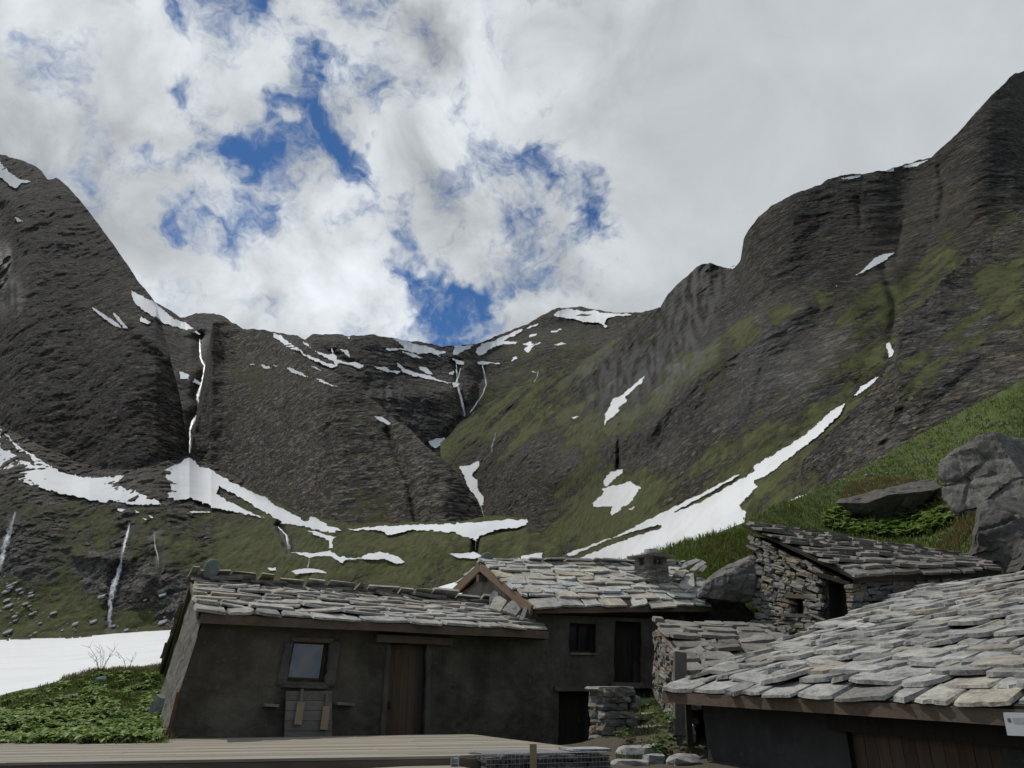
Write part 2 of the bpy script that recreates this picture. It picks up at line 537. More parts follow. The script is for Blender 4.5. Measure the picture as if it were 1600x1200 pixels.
def layer(key, label, mat, px0, px1, bottom, top, Y0, slope, kbase, yref, amp=.008, grass=(), gbase=0.0, pale=(), scree=(), wet_dark_lines=(), lush=0.0,
          carve=(), strata=.22, crest=2.0, step=1.35, Ytop=None, gdir=None, gamp=.25, sdip=0.12, smooth=14, tone=()):
    cols = np.arange(px0, px1 + step, step)
    pb = interp(cols, bottom); pt = interp(cols, top)
    pb = np.maximum(pb, pt + 1.0)
    N = int(max(pb - pt) / step) + 2
    v = np.linspace(0, 1, N)[:, None]
    py = pb[None] + (pt - pb)[None] * v
    px = np.broadcast_to(cols, py.shape).copy()
    T = tanel(py)
    y0 = Y0(cols) if callable(Y0) else interp(cols, Y0)
    if not callable(Y0):
        m_ = int(110 / step); kz = np.exp(-np.linspace(-2.2, 2.2, 2 * m_ + 1) ** 2); kz /= kz.sum()
        ln = np.log(y0); ext = np.concatenate([ln[0] + (ln[0] - ln[1:m_ + 1][::-1]), ln, ln[-1] + (ln[-1] - ln[-m_ - 1:-1][::-1])])
        y0 = np.exp(np.convolve(ext, kz, 'valid'))
    if Ytop is not None:                                   # straight incline between two known distances
        y1 = interp(cols, Ytop)
        k = ((T[-1] * y1 - T[0] * y0) / (y1 - y0))[None]
        Y = y0[None] * (k - T[0]) / np.maximum(k - T, 1e-3)
        Y = np.clip(Y, y0[None], y1[None] * 1.2)
    else:
        k = field(px, py, slope, kbase)
        s = pnoise(px / 260.0 + 5, (py + sdip * px) / 24.0, px * 0 + yref) + .7 * pnoise(px / 90.0, (py + sdip * px) / 9.0, px * 0 + 2 + yref)
        k = k * np.exp(strata * s)
        k = np.maximum(k, T + 0.16)
        dT = np.diff(T, axis=0, prepend=T[:1])
        lnY = np.cumsum(dT / (k - T), axis=0)
        for _ in range(2):                                  # even out column to column
            w_ = min(smooth, len(cols) // 6)
            c_ = np.cumsum(np.pad(lnY, ((0, 0), (w_ + 1, w_)), mode='edge'), axis=1)
            lnY = (c_[:, 2 * w_ + 1:] - c_[:, :-2 * w_ - 1]) / (2 * w_ + 1)
        Y = y0[None] * np.exp(lnY)
    py = py + (crest * fbm(cols / 38.0, cols * 0 + 3.1, cols * 0 + yref * .01, 5, .6))[None] * sstep(v, 1 - 40. / max(60, N), 1.0)
    T = tanel(py)
    X = xrat(px, py) * Y; Z = T * Y
    L = yref * .045
    r = fbm(X / L, Y / L * .8, Z / L * 1.3, 7, .46)
    rr = fbm(X / L * 1.7 + 9, Y / L * 1.2, Z / L * 2.6, 6, .55, True)
    g = field(px, py, grass, gbase, .35) + .22 * pnoise(px / 30., py / 22., px * 0 + 1.7) + .14 * pnoise(px / 11., py / 7., px * 0 + 6.7)
    if gdir is not None:                                   # grass and rock alternate in bands along the fall line
        ca, sa = math.cos(math.radians(gdir)), math.sin(math.radians(gdir))
        al, ac = px * ca + py * sa, -px * sa + py * ca
        g = g + gamp * (pnoise(al / 120., ac / 16., px * 0 + 3.3) + .7 * pnoise(al / 60., ac / 7., px * 0 + 8.3))
    gs = sstep(g, .35, .65)
    rel = amp * (r * .55 + (1 - gs * .8) * rr * .40)
    for (line, w, a) in carve:
        d = segdist(px, py, line)
        rel = rel + a * np.exp(-(d / w) ** 2)
    fade = sstep(v * np.ones_like(py) * N * step, 0, 14)
    Y = Y * (1 + rel * fade)
    X = xrat(px, py) * Y; Z = EYE + T * Y
    wet = np.zeros_like(py)  # wet rock along the falls; also carries painted gully shade
    for (line, w) in wet_dark_lines:
        wet = np.maximum(wet, np.exp(-(segdist(px, py, line) / w) ** 2))
    wet *= sstep(pnoise(px / 9., py / 30., px * 0) + .6, .2, .8)
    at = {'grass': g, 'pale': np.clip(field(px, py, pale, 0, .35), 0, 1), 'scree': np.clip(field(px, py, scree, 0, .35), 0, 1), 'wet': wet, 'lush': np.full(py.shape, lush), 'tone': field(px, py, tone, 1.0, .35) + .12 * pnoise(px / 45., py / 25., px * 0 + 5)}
    Pt = np.stack([X, Y, Z], -1)
    # the far side of the crest, falling away behind
    back = []
    for q, (dy, dz) in enumerate(((.012, -.002), (.05, -.02), (.12, -.09))):
        b = Pt[-1].copy(); b[:, 1] += dy * yref; b[:, 2] += dz * yref; b[:, 0] *= 1 + dy * yref / Pt[-1][:, 1]
        back.append(b)
    V = np.concatenate([Pt, np.stack(back)], 0)
    n, mcols = V.shape[:2]
    idx = np.arange(n * mcols).reshape(n, mcols)
    faces = np.stack([idx[:-1, :-1], idx[:-1, 1:], idx[1:, 1:], idx[1:, :-1]], -1).reshape(-1, 4)
    A = {a: np.concatenate([b, np.repeat(b[-1:], 3, 0)], 0) for a, b in at.items()}
    o = mesh_obj({'valley': 'ground', 'near': 'hillside'}.get(key, 'mountain'), V.reshape(-1, 3), faces, mat, smooth=True, attrs=A)
    tag(o, label, 'mountain' if key not in ('valley', 'near') else 'ground', kind='structure')
    LAY[key] = dict(cols=cols, py=py, px=px, Y=Y, o=o, step=step)
    return o

def sample(key, px, py):
    """distance at which that slope stands behind the picture point"""
    l = LAY[key]
    px = np.atleast_1d(np.asarray(px, float)); py = np.atleast_1d(np.asarray(py, float))
    ci = np.clip((px - l['cols'][0]) / l['step'], 0, len(l['cols']) - 1.001)
    c = ci.astype(int); fr = ci - c
    out = np.empty(len(px))
    for i in range(len(px)):
        a = np.interp(-py[i], -l['py'][:, c[i]], l['Y'][:, c[i]])
        b = np.interp(-py[i], -l['py'][:, c[i] + 1], l['Y'][:, c[i] + 1])
        out[i] = a * (1 - fr[i]) + b * fr[i]
    return out

def blur(a, n):
    for ax in (0, 1):
        p = np.pad(a, [(n, n) if i == ax else (0, 0) for i in (0, 1)], mode='edge')
        c = np.cumsum(p, axis=ax)
        z = np.zeros_like(np.take(c, [0], ax))
        c = np.concatenate([z, c], ax)
        w = 2 * n + 1
        sl = [slice(None)] * 2; sh = [slice(None)] * 2
        sl[ax] = slice(w, None); sh[ax] = slice(0, -w)
        a = (c[tuple(sl)] - c[tuple(sh)]) / w
    return a

def snow(key, polys, label, holes=(), group=None, rag=3.2, holep=.0):
    l = LAY[key]
    px, py = l['px'], l['py']
    x0 = min(p[0] for q in polys for p in q) - 8; x1 = max(p[0] for q in polys for p in q) + 8
    c0 = max(0, int((x0 - l['cols'][0]) / l['step'])); c1 = min(len(l['cols']), int((x1 - l['cols'][0]) / l['step']) + 2)
    if c1 - c0 < 2: return None
    px = px[:, c0:c1]; py = py[:, c0:c1]; Y = l['Y'][:, c0:c1]
    wx = px + rag * (pnoise(px / 11., py / 7., px * 0 + 4.2) + .6 * pnoise(px / 4., py / 3., px * 0 + 9.2))
    wy = py + .55 * rag * (pnoise(px / 10., py / 6., px * 0 + 1.2) + .6 * pnoise(px / 4.5, py / 3., px * 0 + 7.2))
    m = np.zeros(px.shape, bool)
    for q in polys: m |= inpoly(wx, wy, q)
    for q in holes: m &= ~inpoly(wx, wy, q)
    if holep: m &= ~((fbm(px / 22., py / 5., px * 0 + 3.3, 3) > holep) & (segdist(px, py, [p for p in polys[0]] + [polys[0][0]]) < 16))
    nb = 16 if key == 'bench' else 8
    Ys = blur(blur(Y, nb), nb)
    over = np.clip(np.percentile((Ys / Y - 1)[m], 96) if m.any() else 0, 0, .006)
    Ys = Ys * (1 - over) * .9988
    if key == 'valley': Ys = Y * .9995
    V = np.stack([xrat(px, py) * Ys, Ys, EYE + tanel(py) * Ys], -1)
    idx = np.arange(m.size).reshape(m.shape)
    fm = m[:-1, :-1] & m[1:, 1:] & m[:-1, 1:] & m[1:, :-1]
    f = np.stack([idx[:-1, :-1], idx[:-1, 1:], idx[1:, 1:], idx[1:, :-1]], -1)[fm]
    if len(f) == 0: return None
    used = np.unique(f)
    remap = np.full(m.size, -1); remap[used] = np.arange(len(used))
    o = mesh_obj('snow', V.reshape(-1, 3)[used], remap[f], M['snow'], smooth=True)
    return tag(o, label, 'snow', group, 'structure')

def water(key, pts, label, name='waterfall', scale=1.0):
    l = LAY[key]
    a = np.array(pts, float)
    s = np.concatenate([[0], np.cumsum(np.hypot(np.diff(a[:, 0]), np.diff(a[:, 1])))])
    n = max(4, int(s[-1] / 1.5)); t = np.linspace(0, s[-1], n)
    x = np.interp(t, s, a[:, 0]) + .9 * pnoise(t / 5., t * 0 + a[0, 0], t * 0); y = np.interp(t, s, a[:, 1]); w = np.interp(t, s, a[:, 2]) * scale
    w = w * (1 + .35 * pnoise(t / 4., t * 0 + 3 + a[0, 0], t * 0))
    M_ = 7
    u = np.linspace(-1, 1, M_)
    px = x[:, None] + u[None] * w[:, None] * .62; py = np.repeat(y[:, None], M_, 1)
    Y = sample(key, px.ravel(), py.ravel()).reshape(px.shape)
    Y = np.minimum(Y, Y.min(axis=1, keepdims=True) * 1.004)
    yr = Y.min(axis=1); r_ = 6
    yp = np.pad(yr, r_, mode='edge'); yr = np.min([yp[i:i + len(yr)] for i in range(2 * r_ + 1)], 0)
    for _ in range(2): yp = np.pad(yr, r_, mode='edge'); yr = np.mean([yp[i:i + len(yr)] for i in range(2 * r_ + 1)], 0)
    Y = np.repeat(yr[:, None], M_, 1) * (.9970 - .002 * (1 - u[None] ** 2))
    V = np.stack([xrat(px, py) * Y, Y, EYE + tanel(py) * Y], -1)
    idx = np.arange(n * M_).reshape(n, M_)
    f = np.stack([idx[:-1, :-1], idx[:-1, 1:], idx[1:, 1:], idx[1:, :-1]], -1).reshape(-1, 4)
    o = mesh_obj(name, V.reshape(-1, 3), f, M['water'], smooth=True, attrs={'edge': np.repeat((u ** 2)[None], n, 0), 'across': np.repeat(u[None], n, 0) + a[0, 0], 'along': np.repeat(t[:, None], M_, 1)})
    return tag(o, label, 'waterfall')

def zm(x0, y0, s, pts):
    return [(x0 + s * x, y0 + s * y) for x, y in pts]

WF = {
 'main': [(312,530,3),(313,548,4.5),(314,560,5),(320,572,5),(319,588,7),(314,604,6),(309,620,8),(312,634,7),(309,648,5),(302,658,9),(297,672,5),(297,690,4),(296,705,3),(296,720,5)],
 'hl': [(713,570,2),(715,600,4),(720,620,5),(726,650,7)],
 'hr': [(754,570,2),(757,585,3),(760,600,3.5),(755,615,3),(745,630,3),(735,645,4)],
 'hl2': [(720,575,2),(716,590,3),(712,600,3)],
 'low': [(716,665,2),(708,676,2.5),(700,684,3)],
 'r1': [(775,676,3),(771,690,5),(768,706,5)],
 'thin': [(841,579,2),(840,588,2.5),(827,609,2)],
 'b0': [(24,800,6),(18,820,8),(12,838,12),(4,865,12),(-2,895,9)],
 'b1': [(203,818,3),(198,838,6),(192,862,7),(190,872,4),(186,892,9),(178,915,12),(172,945,9),(171,980,6)],
 'b2': [(241,835,2),(242,852,4.5),(247,870,3),(248,885,2)],
 'b2b': [(213,892,3),(262,900,5),(255,915,4)],
 'cas': [(435,823,3),(448,837,4.5),(452,858,9)],
 'cas2': [(484,872,3),(481,887,6)],
 'notch': [(743,843,4),(743,860,3)],
 'foot': [(752,790,3),(754,800,3.5),(758,813,4)],
}

def build_terrain():
    yv = [(-120, 300), (270, 285), (450, 250), (650, 215), (760, 200), (900, 180)]
    benchB = [(-120, 999), (100, 997), (180, 990), (270, 984), (450, 962), (560, 940), (650, 927), (725, 906), (850, 893), (910, 890)]
    # valley floor sheet
    gm = mat_terrain('valley_ground', 120)
    layer('valley', 'flat valley floor below the cliffs, mostly under snow', gm, -120, 900, [(-120, 1160), (260, 1110), (700, 1010), (900, 960)], benchB,
          [(-120, 20), (260, 22.5), (700, 27), (900, 36)], (), .2, 100, amp=.0015, gbase=.3, Ytop=yv, crest=.6, step=2.0)
    # bench of green cliffs
    bm = mat_terrain('bench_ground', 330, rock_a=(.040, .037, .033), rock_b=(.135, .128, .118), dip=(1, 1, 2.4), rot=(0, -.2, 0))
    benchT = [(-120, 600), (0, 664), (60, 694), (140, 728), (190, 736), (240, 728), (280, 716), (296, 708), (330, 716), (400, 768), (470, 803), (540, 817), (700, 816), (760, 806), (825, 809), (850, 842), (910, 885)]
    layer('bench', 'green bench of low cliffs and grass under the snow aprons', bm, -120, 910, benchB, benchT, yv,
          [(60, 900, 45, 1.5), (190, 900, 60, 1.6), (240, 930, 40, 1.6), (40, 820, 40, 1.2), (100, 960, 40, .7), (220, 975, 30, .7), (350, 830, 60, .6), (600, 860, 60, .7), (700, 900, 40, 1.3),
           (100, 730, 60, .75), (330, 760, 60, .8), (160, 840, 40, .7), (560, 905, 50, 1.2)], .8, 330, amp=.011,
          grass=[(110, 960, 40, .75), (220, 975, 28, .8), (130, 845, 45, .9), (330, 835, 90, 1.0), (240, 815, 50, .8), (400, 860, 60, 1.), (560, 870, 90, .95), (650, 870, 60, 1.), (760, 860, 60, 1.), (250, 860, 25, .6),
                 (60, 905, 40, .1), (190, 910, 34, -.5), (262, 930, 34, -.7), (20, 850, 26, -.2), (150, 890, 34, -.2), (100, 965, 60, 1.0), (215, 978, 24, 1.), (40, 945, 40, .9), (95, 830, 25, .1), (40, 780, 60, .55), (690, 905, 50, .2), (560, 915, 50, .25), (300, 745, 120, -.3), (230, 740, 40, -.8), (60, 700, 60, -.6)],
          gbase=.56, scree=[(235, 750, 32, 1.), (375, 780, 34, 1.), (60, 720, 60, .8), (460, 810, 40, .6), (40, 980, 50, .35), (150, 985, 50, .5)], pale=[(90, 895, 40, .7), (120, 905, 30, .7), (262, 925, 34, .35), (20, 920, 30, .6)],
          wet_dark_lines=[(W, 12) for W in ([(p[0], p[1]) for p in WF[q]] for q in ('b0', 'b1', 'b2', 'cas'))] + [([(255, 890), (268, 970)], 10)],
          carve=[([(203, 815), (190, 870), (172, 980)], 12, .012), ([(24, 795), (0, 895)], 12, .008), ([(242, 830), (248, 885)], 7, .005), ([(743, 838), (743, 862)], 5, .03), ([(435, 820), (452, 862)], 6, .02),
                 ([(120, 868), (200, 875)], 8, -.012), ([(232, 900), (215, 930)], 14, -.02)], strata=.4)
    lay = LAY['bench']
    def y_at_top(cols, f=.995):
        yt = lay['Y'][-1]; kz = np.exp(-np.linspace(-2, 2, 81) ** 2); yt = np.convolve(np.pad(yt, 40, mode='edge'), kz / kz.sum(), 'valid')
        return np.interp(cols, lay['cols'], yt) * f
    # headwall
    hm = mat_terrain('headwall_rock', 1400, dip=(1, 1, 4.0), rot=(0, .12, 0), rock_a=(.034, .032, .029), rock_b=(.092, .086, .078))
    layer('head', 'far headwall of dark rock bands streaked with snow at the head of the valley', hm, 225, 1075,
          [(225, 740), (330, 740), (420, 740), (640, 740), (1075, 700)],
          [(225, 500), (240, 470), (268, 486), (281, 497), (289, 498), (296, 494), (306, 489), (320, 488), (334, 489), (350, 494), (364, 504), (380, 513), (420, 517), (440, 520), (463, 524), (476, 532), (487, 524), (500, 521), (525, 521), (545, 526), (565, 523), (606, 526), (650, 534), (690, 541), (710, 540), (740, 537), (765, 530), (795, 518), (820, 508), (850, 491), (870, 482), (905, 479), (925, 484), (950, 488), (1000, 489), (1030, 480), (1075, 470)],
          [(225, 900), (420, 1000), (640, 1150), (760, 1150), (900, 1050), (1075, 900)],
          [(620, 640, 70, 2.0), (700, 590, 40, 1.1), (560, 560, 40, 1.2), (650, 560, 40, .75), (800, 560, 60, .8), (900, 510, 50, .7), (720, 620, 30, 1.6)], 1.0, 1300, amp=.006,
          grass=[(800, 590, 50, .6), (850, 555, 50, .55), (760, 620, 40, .6), (930, 540, 60, .5), (880, 560, 40, .6), (600, 640, 80, -.5), (700, 560, 50, -.1)], gbase=.0, strata=.6,
          wet_dark_lines=[([(p[0], p[1]) for p in WF['main']], 14), ([(p[0], p[1]) for p in WF['hl']], 5), ([(600, 610), (640, 660)], 25)],
          carve=[([(p[0], p[1]) for p in WF['main']], 12, .05), ([(476, 530), (560, 575)], 6, .01), ([(713, 570), (726, 650), (690, 690)], 7, .02), ([(757, 570), (735, 645)], 6, .015)], crest=3)
    # left mountain
    lm = mat_terrain('left_rock', 700, dip=(1, 1, 3.4), rot=(0, -.18, 0), rock_a=(.027, .025, .021), rock_b=(.080, .071, .058))
    L2b = [(x, y + 12) for x, y in benchT if x < 297] + [(300, 722)]
    layer('left', 'tall dark mountain flank falling steeply from upper left to the waterfall gorge', lm, -120, 299, L2b,
          [(-120, 215), (0, 242), (30, 248), (50, 258), (64, 266), (75, 281), (88, 276), (98, 284), (105, 291), (125, 312), (145, 338), (165, 366), (180, 386), (200, 412), (215, 436), (232, 458), (243, 474), (252, 505), (262, 540), (270, 575), (278, 605), (284, 635), (290, 680), (296, 712), (299, 720)],
          y_at_top, [(60, 560, 150, 1.7), (150, 650, 120, 2.2), (60, 350, 100, 1.5), (230, 480, 60, 1.2), (200, 560, 60, 1.4)], 1.6, 700, amp=.006,
          grass=[(205, 545, 28, .5), (245, 590, 25, .4), (160, 690, 60, .3), (100, 700, 60, .3)], gbase=-.02, strata=.35,
          carve=[([(205, 505), (262, 560)], 10, -.012), ([(0, 330), (25, 400), (0, 470)], 18, .03), ([(40, 340), (20, 290)], 8, .01)], crest=3, wet_dark_lines=[([(0, 400), (20, 470)], 22)], tone=[(40, 400, 90, .65), (120, 330, 80, .75), (150, 650, 90, .8), (230, 560, 60, 1.0)])
    # middle buttress
    dm = mat_terrain('dome_rock', 600, dip=(1, 1, 4.5), rot=(0, .06, 0), rock_a=(.050, .045, .038), rock_b=(.150, .132, .110))
    L3b = [(295, 720)] + [(x, y + 12) for x, y in benchT if x > 296 and x < 800]
    L3t = [(295, 716), (300, 695), (306, 665), (314, 645), (319, 622), (324, 600), (327, 565), (329, 530), (332, 506), (345, 500), (362, 506), (375, 514), (385, 516), (420, 522), (442, 544), (465, 553), (485, 565), (505, 574), (522, 580), (540, 592), (560, 608), (590, 630), (612, 653), (640, 670), (668, 698), (700, 726), (722, 748), (745, 784), (758, 812), (765, 815)]
    layer('dome', 'broad brown rock buttress between the two gorges with layered face', dm, 295, 764, L3b, L3t, lambda c: y_at_top(c) * (1 + .10 * np.exp(-((c - 770) / 60.) ** 2)),
          [(500, 700, 120, 2.4), (400, 590, 40, .75), (500, 590, 30, .8), (400, 540, 40, 1.6), (660, 720, 60, 2.0), (600, 660, 40, 1.2), (560, 800, 60, .9), (450, 790, 30, .9)], 1.8, 600, amp=.005,
          grass=[(400, 585, 34, .75), (355, 590, 30, .5), (470, 592, 34, .55), (560, 650, 24, .65), (520, 615, 24, .55), (640, 675, 24, .6), (600, 650, 20, .5), (500, 795, 40, .6), (580, 810, 50, .75), (440, 780, 25, .6), (370, 510, 30, .1), (400, 555, 22, .3)], gbase=-.08, strata=.4,
          carve=[([(604, 672), (616, 700), (640, 760), (650, 815)], 5, .016), ([(330, 760), (360, 620), (350, 560)], 8, .001), ([(520, 640), (500, 760)], 7, .004)], crest=2.5)
    # right mountain
    rm = mat_terrain('right_rock', 420, dip=(1, 1, 3.6), rot=(0, .30, 0), rock_a=(.020, .019, .016), rock_b=(.070, .065, .056))
    near = [(840, 915), (880, 895), (940, 879), (1000, 868), (1050, 855), (1110, 838), (1165, 815), (1200, 795), (1300, 757), (1350, 730), (1400, 700), (1500, 645), (1600, 592), (1720, 520)]
    L4b = [(688, 720), (700, 745), (720, 775), (745, 812), (760, 816), (800, 820), (830, 822), (850, 862), (870, 900)] + [(x, y + 22) for x, y in near[2:]]
    L4t = [(688, 692), (700, 684), (715, 665), (745, 641), (800, 610), (860, 584), (920, 558), (975, 519), (1018, 488), (1030, 483), (1045, 458), (1060, 443), (1075, 430), (1095, 414), (1110, 409), (1124, 414), (1137, 419), (1150, 417), (1157, 408), (1162, 375), (1170, 360), (1185, 340), (1205, 322), (1240, 302), (1280, 289), (1292, 281), (1310, 277), (1340, 271), (1362, 268), (1380, 265), (1420, 255), (1455, 247), (1475, 228), (1495, 210), (1520, 180), (1545, 152), (1560, 140), (1585, 116), (1600, 110), (1640, 80), (1720, 40)]
    layer('right', 'long right-hand mountain slope with grassy ribs, pale cliffs and a dark summit wall', rm, 688, 1720, L4b, L4t,
          [(688, 620), (745, 520), (800, 440), (860, 350), (960, 230), (1050, 185), (1150, 150), (1250, 130), (1400, 118), (1720, 100)],
          [(1250, 360, 110, 2.2), (1480, 230, 120, 2.2), (1090, 450, 50, 1.8), (830, 740, 50, 1.3), (900, 710, 40, 1.6), (1150, 590, 80, 1.8), (1250, 540, 60, 1.7), (1060, 650, 60, 1.5), (1010, 690, 40, 1.7), (850, 650, 60, .9), (950, 600, 60, .95), (1000, 560, 60, 1.0),
           (1150, 500, 50, .95), (1280, 460, 50, .95), (900, 830, 60, .65), (1050, 790, 60, .7), (1200, 720, 60, .75), (1290, 650, 40, .9), (1400, 430, 50, 1.1), (770, 780, 30, 1.4)], 1.05, 420, amp=.008, gdir=-38, gamp=.42,
          grass=[(1285, 468, 20, 1.6), (1225, 495, 20, 1.5), (1165, 525, 20, 1.4), (1110, 560, 22, 1.4), (1380, 460, 22, 1.3), (1150, 530, 30, 1.0), (1090, 590, 34, .9), (1350, 480, 34, .85), (1040, 640, 30, .85), (900, 690, 30, .9), (850, 690, 30, .7), (960, 675, 30, .95), (1330, 500, 30, .7), (860, 640, 50, .75), (930, 600, 50, .6), (800, 650, 40, .75),
                 (930, 740, 30, .8), (880, 770, 40, .7), (900, 830, 70, 1.0), (980, 800, 60, .95), (1100, 720, 50, .8), (1200, 690, 50, .85), (1200, 770, 60, .9), (1280, 620, 34, .75), (1320, 570, 34, .8), (1430, 440, 30, .75), (1480, 400, 40, .7), (1560, 330, 40, .7),
                 (1250, 350, 130, -.5), (1500, 220, 150, -.5), (1090, 450, 60, -.4), (1180, 590, 60, -.45), (1270, 550, 50, -.35), (880, 715, 34, -.35), (960, 705, 25, -.5), (1050, 690, 50, -.5), (1000, 540, 60, .3), (820, 780, 50, -.2), (1080, 650, 30, -.4), (1130, 640, 40, -.4), (760, 760, 25, -.1)],
          gbase=.48, pale=[(1220, 560, 60, .75), (1150, 600, 60, .45), (900, 710, 40, .5), (1020, 680, 40, .5), (840, 720, 30, .3), (1290, 530, 40, .5)],
          scree=[(1380, 400, 40, .7), (1460, 330, 50, .5), (1180, 740, 40, .4), (745, 700, 20, .4)],
          wet_dark_lines=[([(1090, 430), (1050, 560), (960, 600)], 60), ([(968, 680), (967, 735)], 4)],  # the wide line paints the gully's shade as darkened rock; no water there
          carve=[([(1285, 452), (1200, 515), (1110, 570), (1040, 640), (960, 690), (880, 735)], 30, -.035), ([(1130, 420), (1075, 510), (1000, 565), (930, 615), (820, 655)], 36, .034), ([(1330, 480), (1330, 540), (1260, 610)], 26, -.02), ([(1230, 470), (1100, 500), (1000, 600)], 14, .012), ([(1180, 600), (1130, 690)], 22, -.016), ([(1060, 600), (1040, 700)], 14, .014), ([(870, 660), (800, 740), (780, 800)], 24, -.018), ([(1440, 400), (1400, 500)], 22, .02), ([(1240, 330), (1220, 430)], 30, -.02), ([(1420, 270), (1400, 380)], 26, .022), ([(1540, 190), (1520, 320)], 30, -.02),
                 ([(968, 665), (966, 738)], 4, .02), ([(1375, 590), (1300, 655), (1170, 745), (1000, 845)], 24, .024), ([(1008, 560), (975, 620), (945, 665)], 9, .012), ([(1468, 260), (1475, 300), (1468, 340)], 6, .009), ([(1130, 420), (1090, 500), (1040, 560)], 12, .012), ([(1190, 580), (1170, 660)], 6, .006),
                 ([(1390, 560), (1400, 480), (1380, 420)], 8, .012), ([(1240, 460), (1130, 540), (1010, 680)], 10, -.007), ([(1410, 350), (1400, 410)], 5, .005), ([(1340, 310), (1345, 350)], 5, .006)], crest=3, strata=.2, sdip=.45, smooth=34, tone=[(1250, 360, 110, .62), (1480, 230, 130, .62), (1090, 450, 50, .7), (1000, 545, 46, .48), (920, 585, 40, .5), (1060, 500, 40, .55), (1200, 580, 60, 1.1), (880, 560, 60, .7), (1330, 400, 60, .7), (800, 630, 40, .6), (1150, 650, 70, .85), (1400, 300, 80, .7)])  # tone also darkens the shaded valleys between ribs: shade put into rock colour
    # nearer rocky spur on the right
    sm = mat_terrain('spur_rock', 230, dip=(1, 1, 3.0), rot=(0, .4, 0), rock_a=(.026, .023, .019), rock_b=(.088, .080, .068))
    L5t = [(1238, 762), (1250, 738), (1256, 715), (1285, 686), (1310, 664), (1335, 640), (1360, 608), (1385, 575), (1395, 555), (1405, 520), (1425, 495), (1470, 440), (1500, 412), (1540, 375), (1600, 325), (1720, 250)]
    L5b = [(1238, 785)] + [(x, y + 24) for x, y in near if x > 1240]
    layer('spur', 'nearer craggy spur of brown rock with grass ramps on the right', sm, 1238, 1720, L5b, L5t,
          [(1238, 126), (1300, 108), (1400, 95), (1720, 84)],
          [(1300, 690, 50, 1.9), (1400, 640, 50, 1.8), (1500, 590, 50, 1.7), (1460, 480, 50, 1.7), (1580, 430, 50, 1.2), (1500, 540, 40, .95), (1580, 520, 50, 1.3)], 1.3, 230, amp=.010, gdir=-36, gamp=.40, smooth=30,
          grass=[(1400, 610, 22, .8), (1450, 580, 26, .95), (1510, 540, 30, 1.0), (1580, 500, 34, .9), (1560, 450, 34, .9), (1500, 490, 24, .5), (1600, 400, 30, .6), (1270, 760, 30, .8), (1340, 740, 34, .9), (1300, 690, 40, -.5), (1400, 650, 34, -.5), (1500, 600, 40, -.4), (1440, 500, 30, -.5), (1560, 560, 30, -.5), (1480, 440, 25, -.4), (1560, 380, 30, .0)],
          gbase=.2, pale=[(1450, 500, 60, .45), (1540, 560, 60, .3), (1360, 700, 40, .3)], carve=[([(1330, 650), (1320, 720)], 6, .005), ([(1430, 600), (1380, 700)], 7, .006), ([(1530, 570), (1450, 640)], 8, .006)], crest=4, strata=.25, sdip=.5)
    # near grassy hillside
    nm = mat_terrain('hill_turf', 34, rock_a=(.06, .052, .042), rock_b=(.15, .14, .125), grass_a=(.030, .036, .011), grass_b=(.078, .074, .026))
    L7b = [(840, 960), (900, 960), (1100, 1010), (1200, 1040), (1340, 1040), (1440, 1040), (1720, 1040)]
    layer('near', 'steep green grassy hillside rising behind the stone huts', nm, 872, 1720, L7b, near,
          [(870, 38), (960, 29), (1060, 22.5), (1200, 20.6), (1340, 21), (1440, 20), (1560, 17.5), (1720, 15)],
          [(1150, 860, 50, .75), (1300, 800, 60, .6), (1500, 700, 80, .68), (1600, 640, 60, .8), (1550, 850, 60, .8), (1000, 880, 60, .35)], .62, 30, amp=.006,
          grass=[(1400, 770, 30, .5), (1550, 880, 40, .6), (1330, 760, 40, .8)], gbase=.95, lush=.75, crest=1.6, strata=.18, step=1.5, scree=[(1560, 640, 26, .25), (1480, 860, 30, .6)])
    # ------------------------------------------------ snow
    V = [(-130, 1175), (-130, 992), (0, 1000), (60, 996), (130, 996), (160, 990), (200, 986), (270, 981), (420, 960), (560, 935), (650, 920), (735, 900), (735, 1200)]
    snow('valley', [V], 'wide flat snowfield beside the green bank, left of the plaster hut', rag=4)
    z5 = lambda p: zm(0, 640, .3, p); z6 = lambda p: zm(300, 720, .3125, p); z8 = lambda p: zm(480, 440, .3834, p); z3 = lambda p: zm(700, 560, .2833, p); z7 = lambda p: zm(0, 220, .4836, p)
    z1 = lambda p: zm(1000, 80, .375, p); z2 = lambda p: zm(1000, 440, .375, p); z4 = lambda p: zm(280, 460, .25, p)
    snow('bench', [z5([(-60, 40), (0, 90), (30, 130), (80, 170), (130, 210), (200, 250), (260, 290), (330, 325), (430, 352), (490, 348), (560, 352), (640, 340), (630, 375), (580, 385), (650, 405), (700, 420), (760, 450), (850, 490), (780, 498), (700, 495), (650, 488), (580, 470), (540, 485), (430, 460), (330, 440), (250, 425), (200, 400), (140, 385), (90, 355), (0, 340), (-300, 330), (-300, 0)])],
         'long snow apron sweeping down to the left edge under the dark left mountain', holes=[z5([(0, 105), (70, 190), (140, 235), (190, 290), (150, 275), (90, 240), (40, 215), (0, 195)]), z5([(40, 250), (100, 290), (130, 300), (80, 290)])], rag=5)
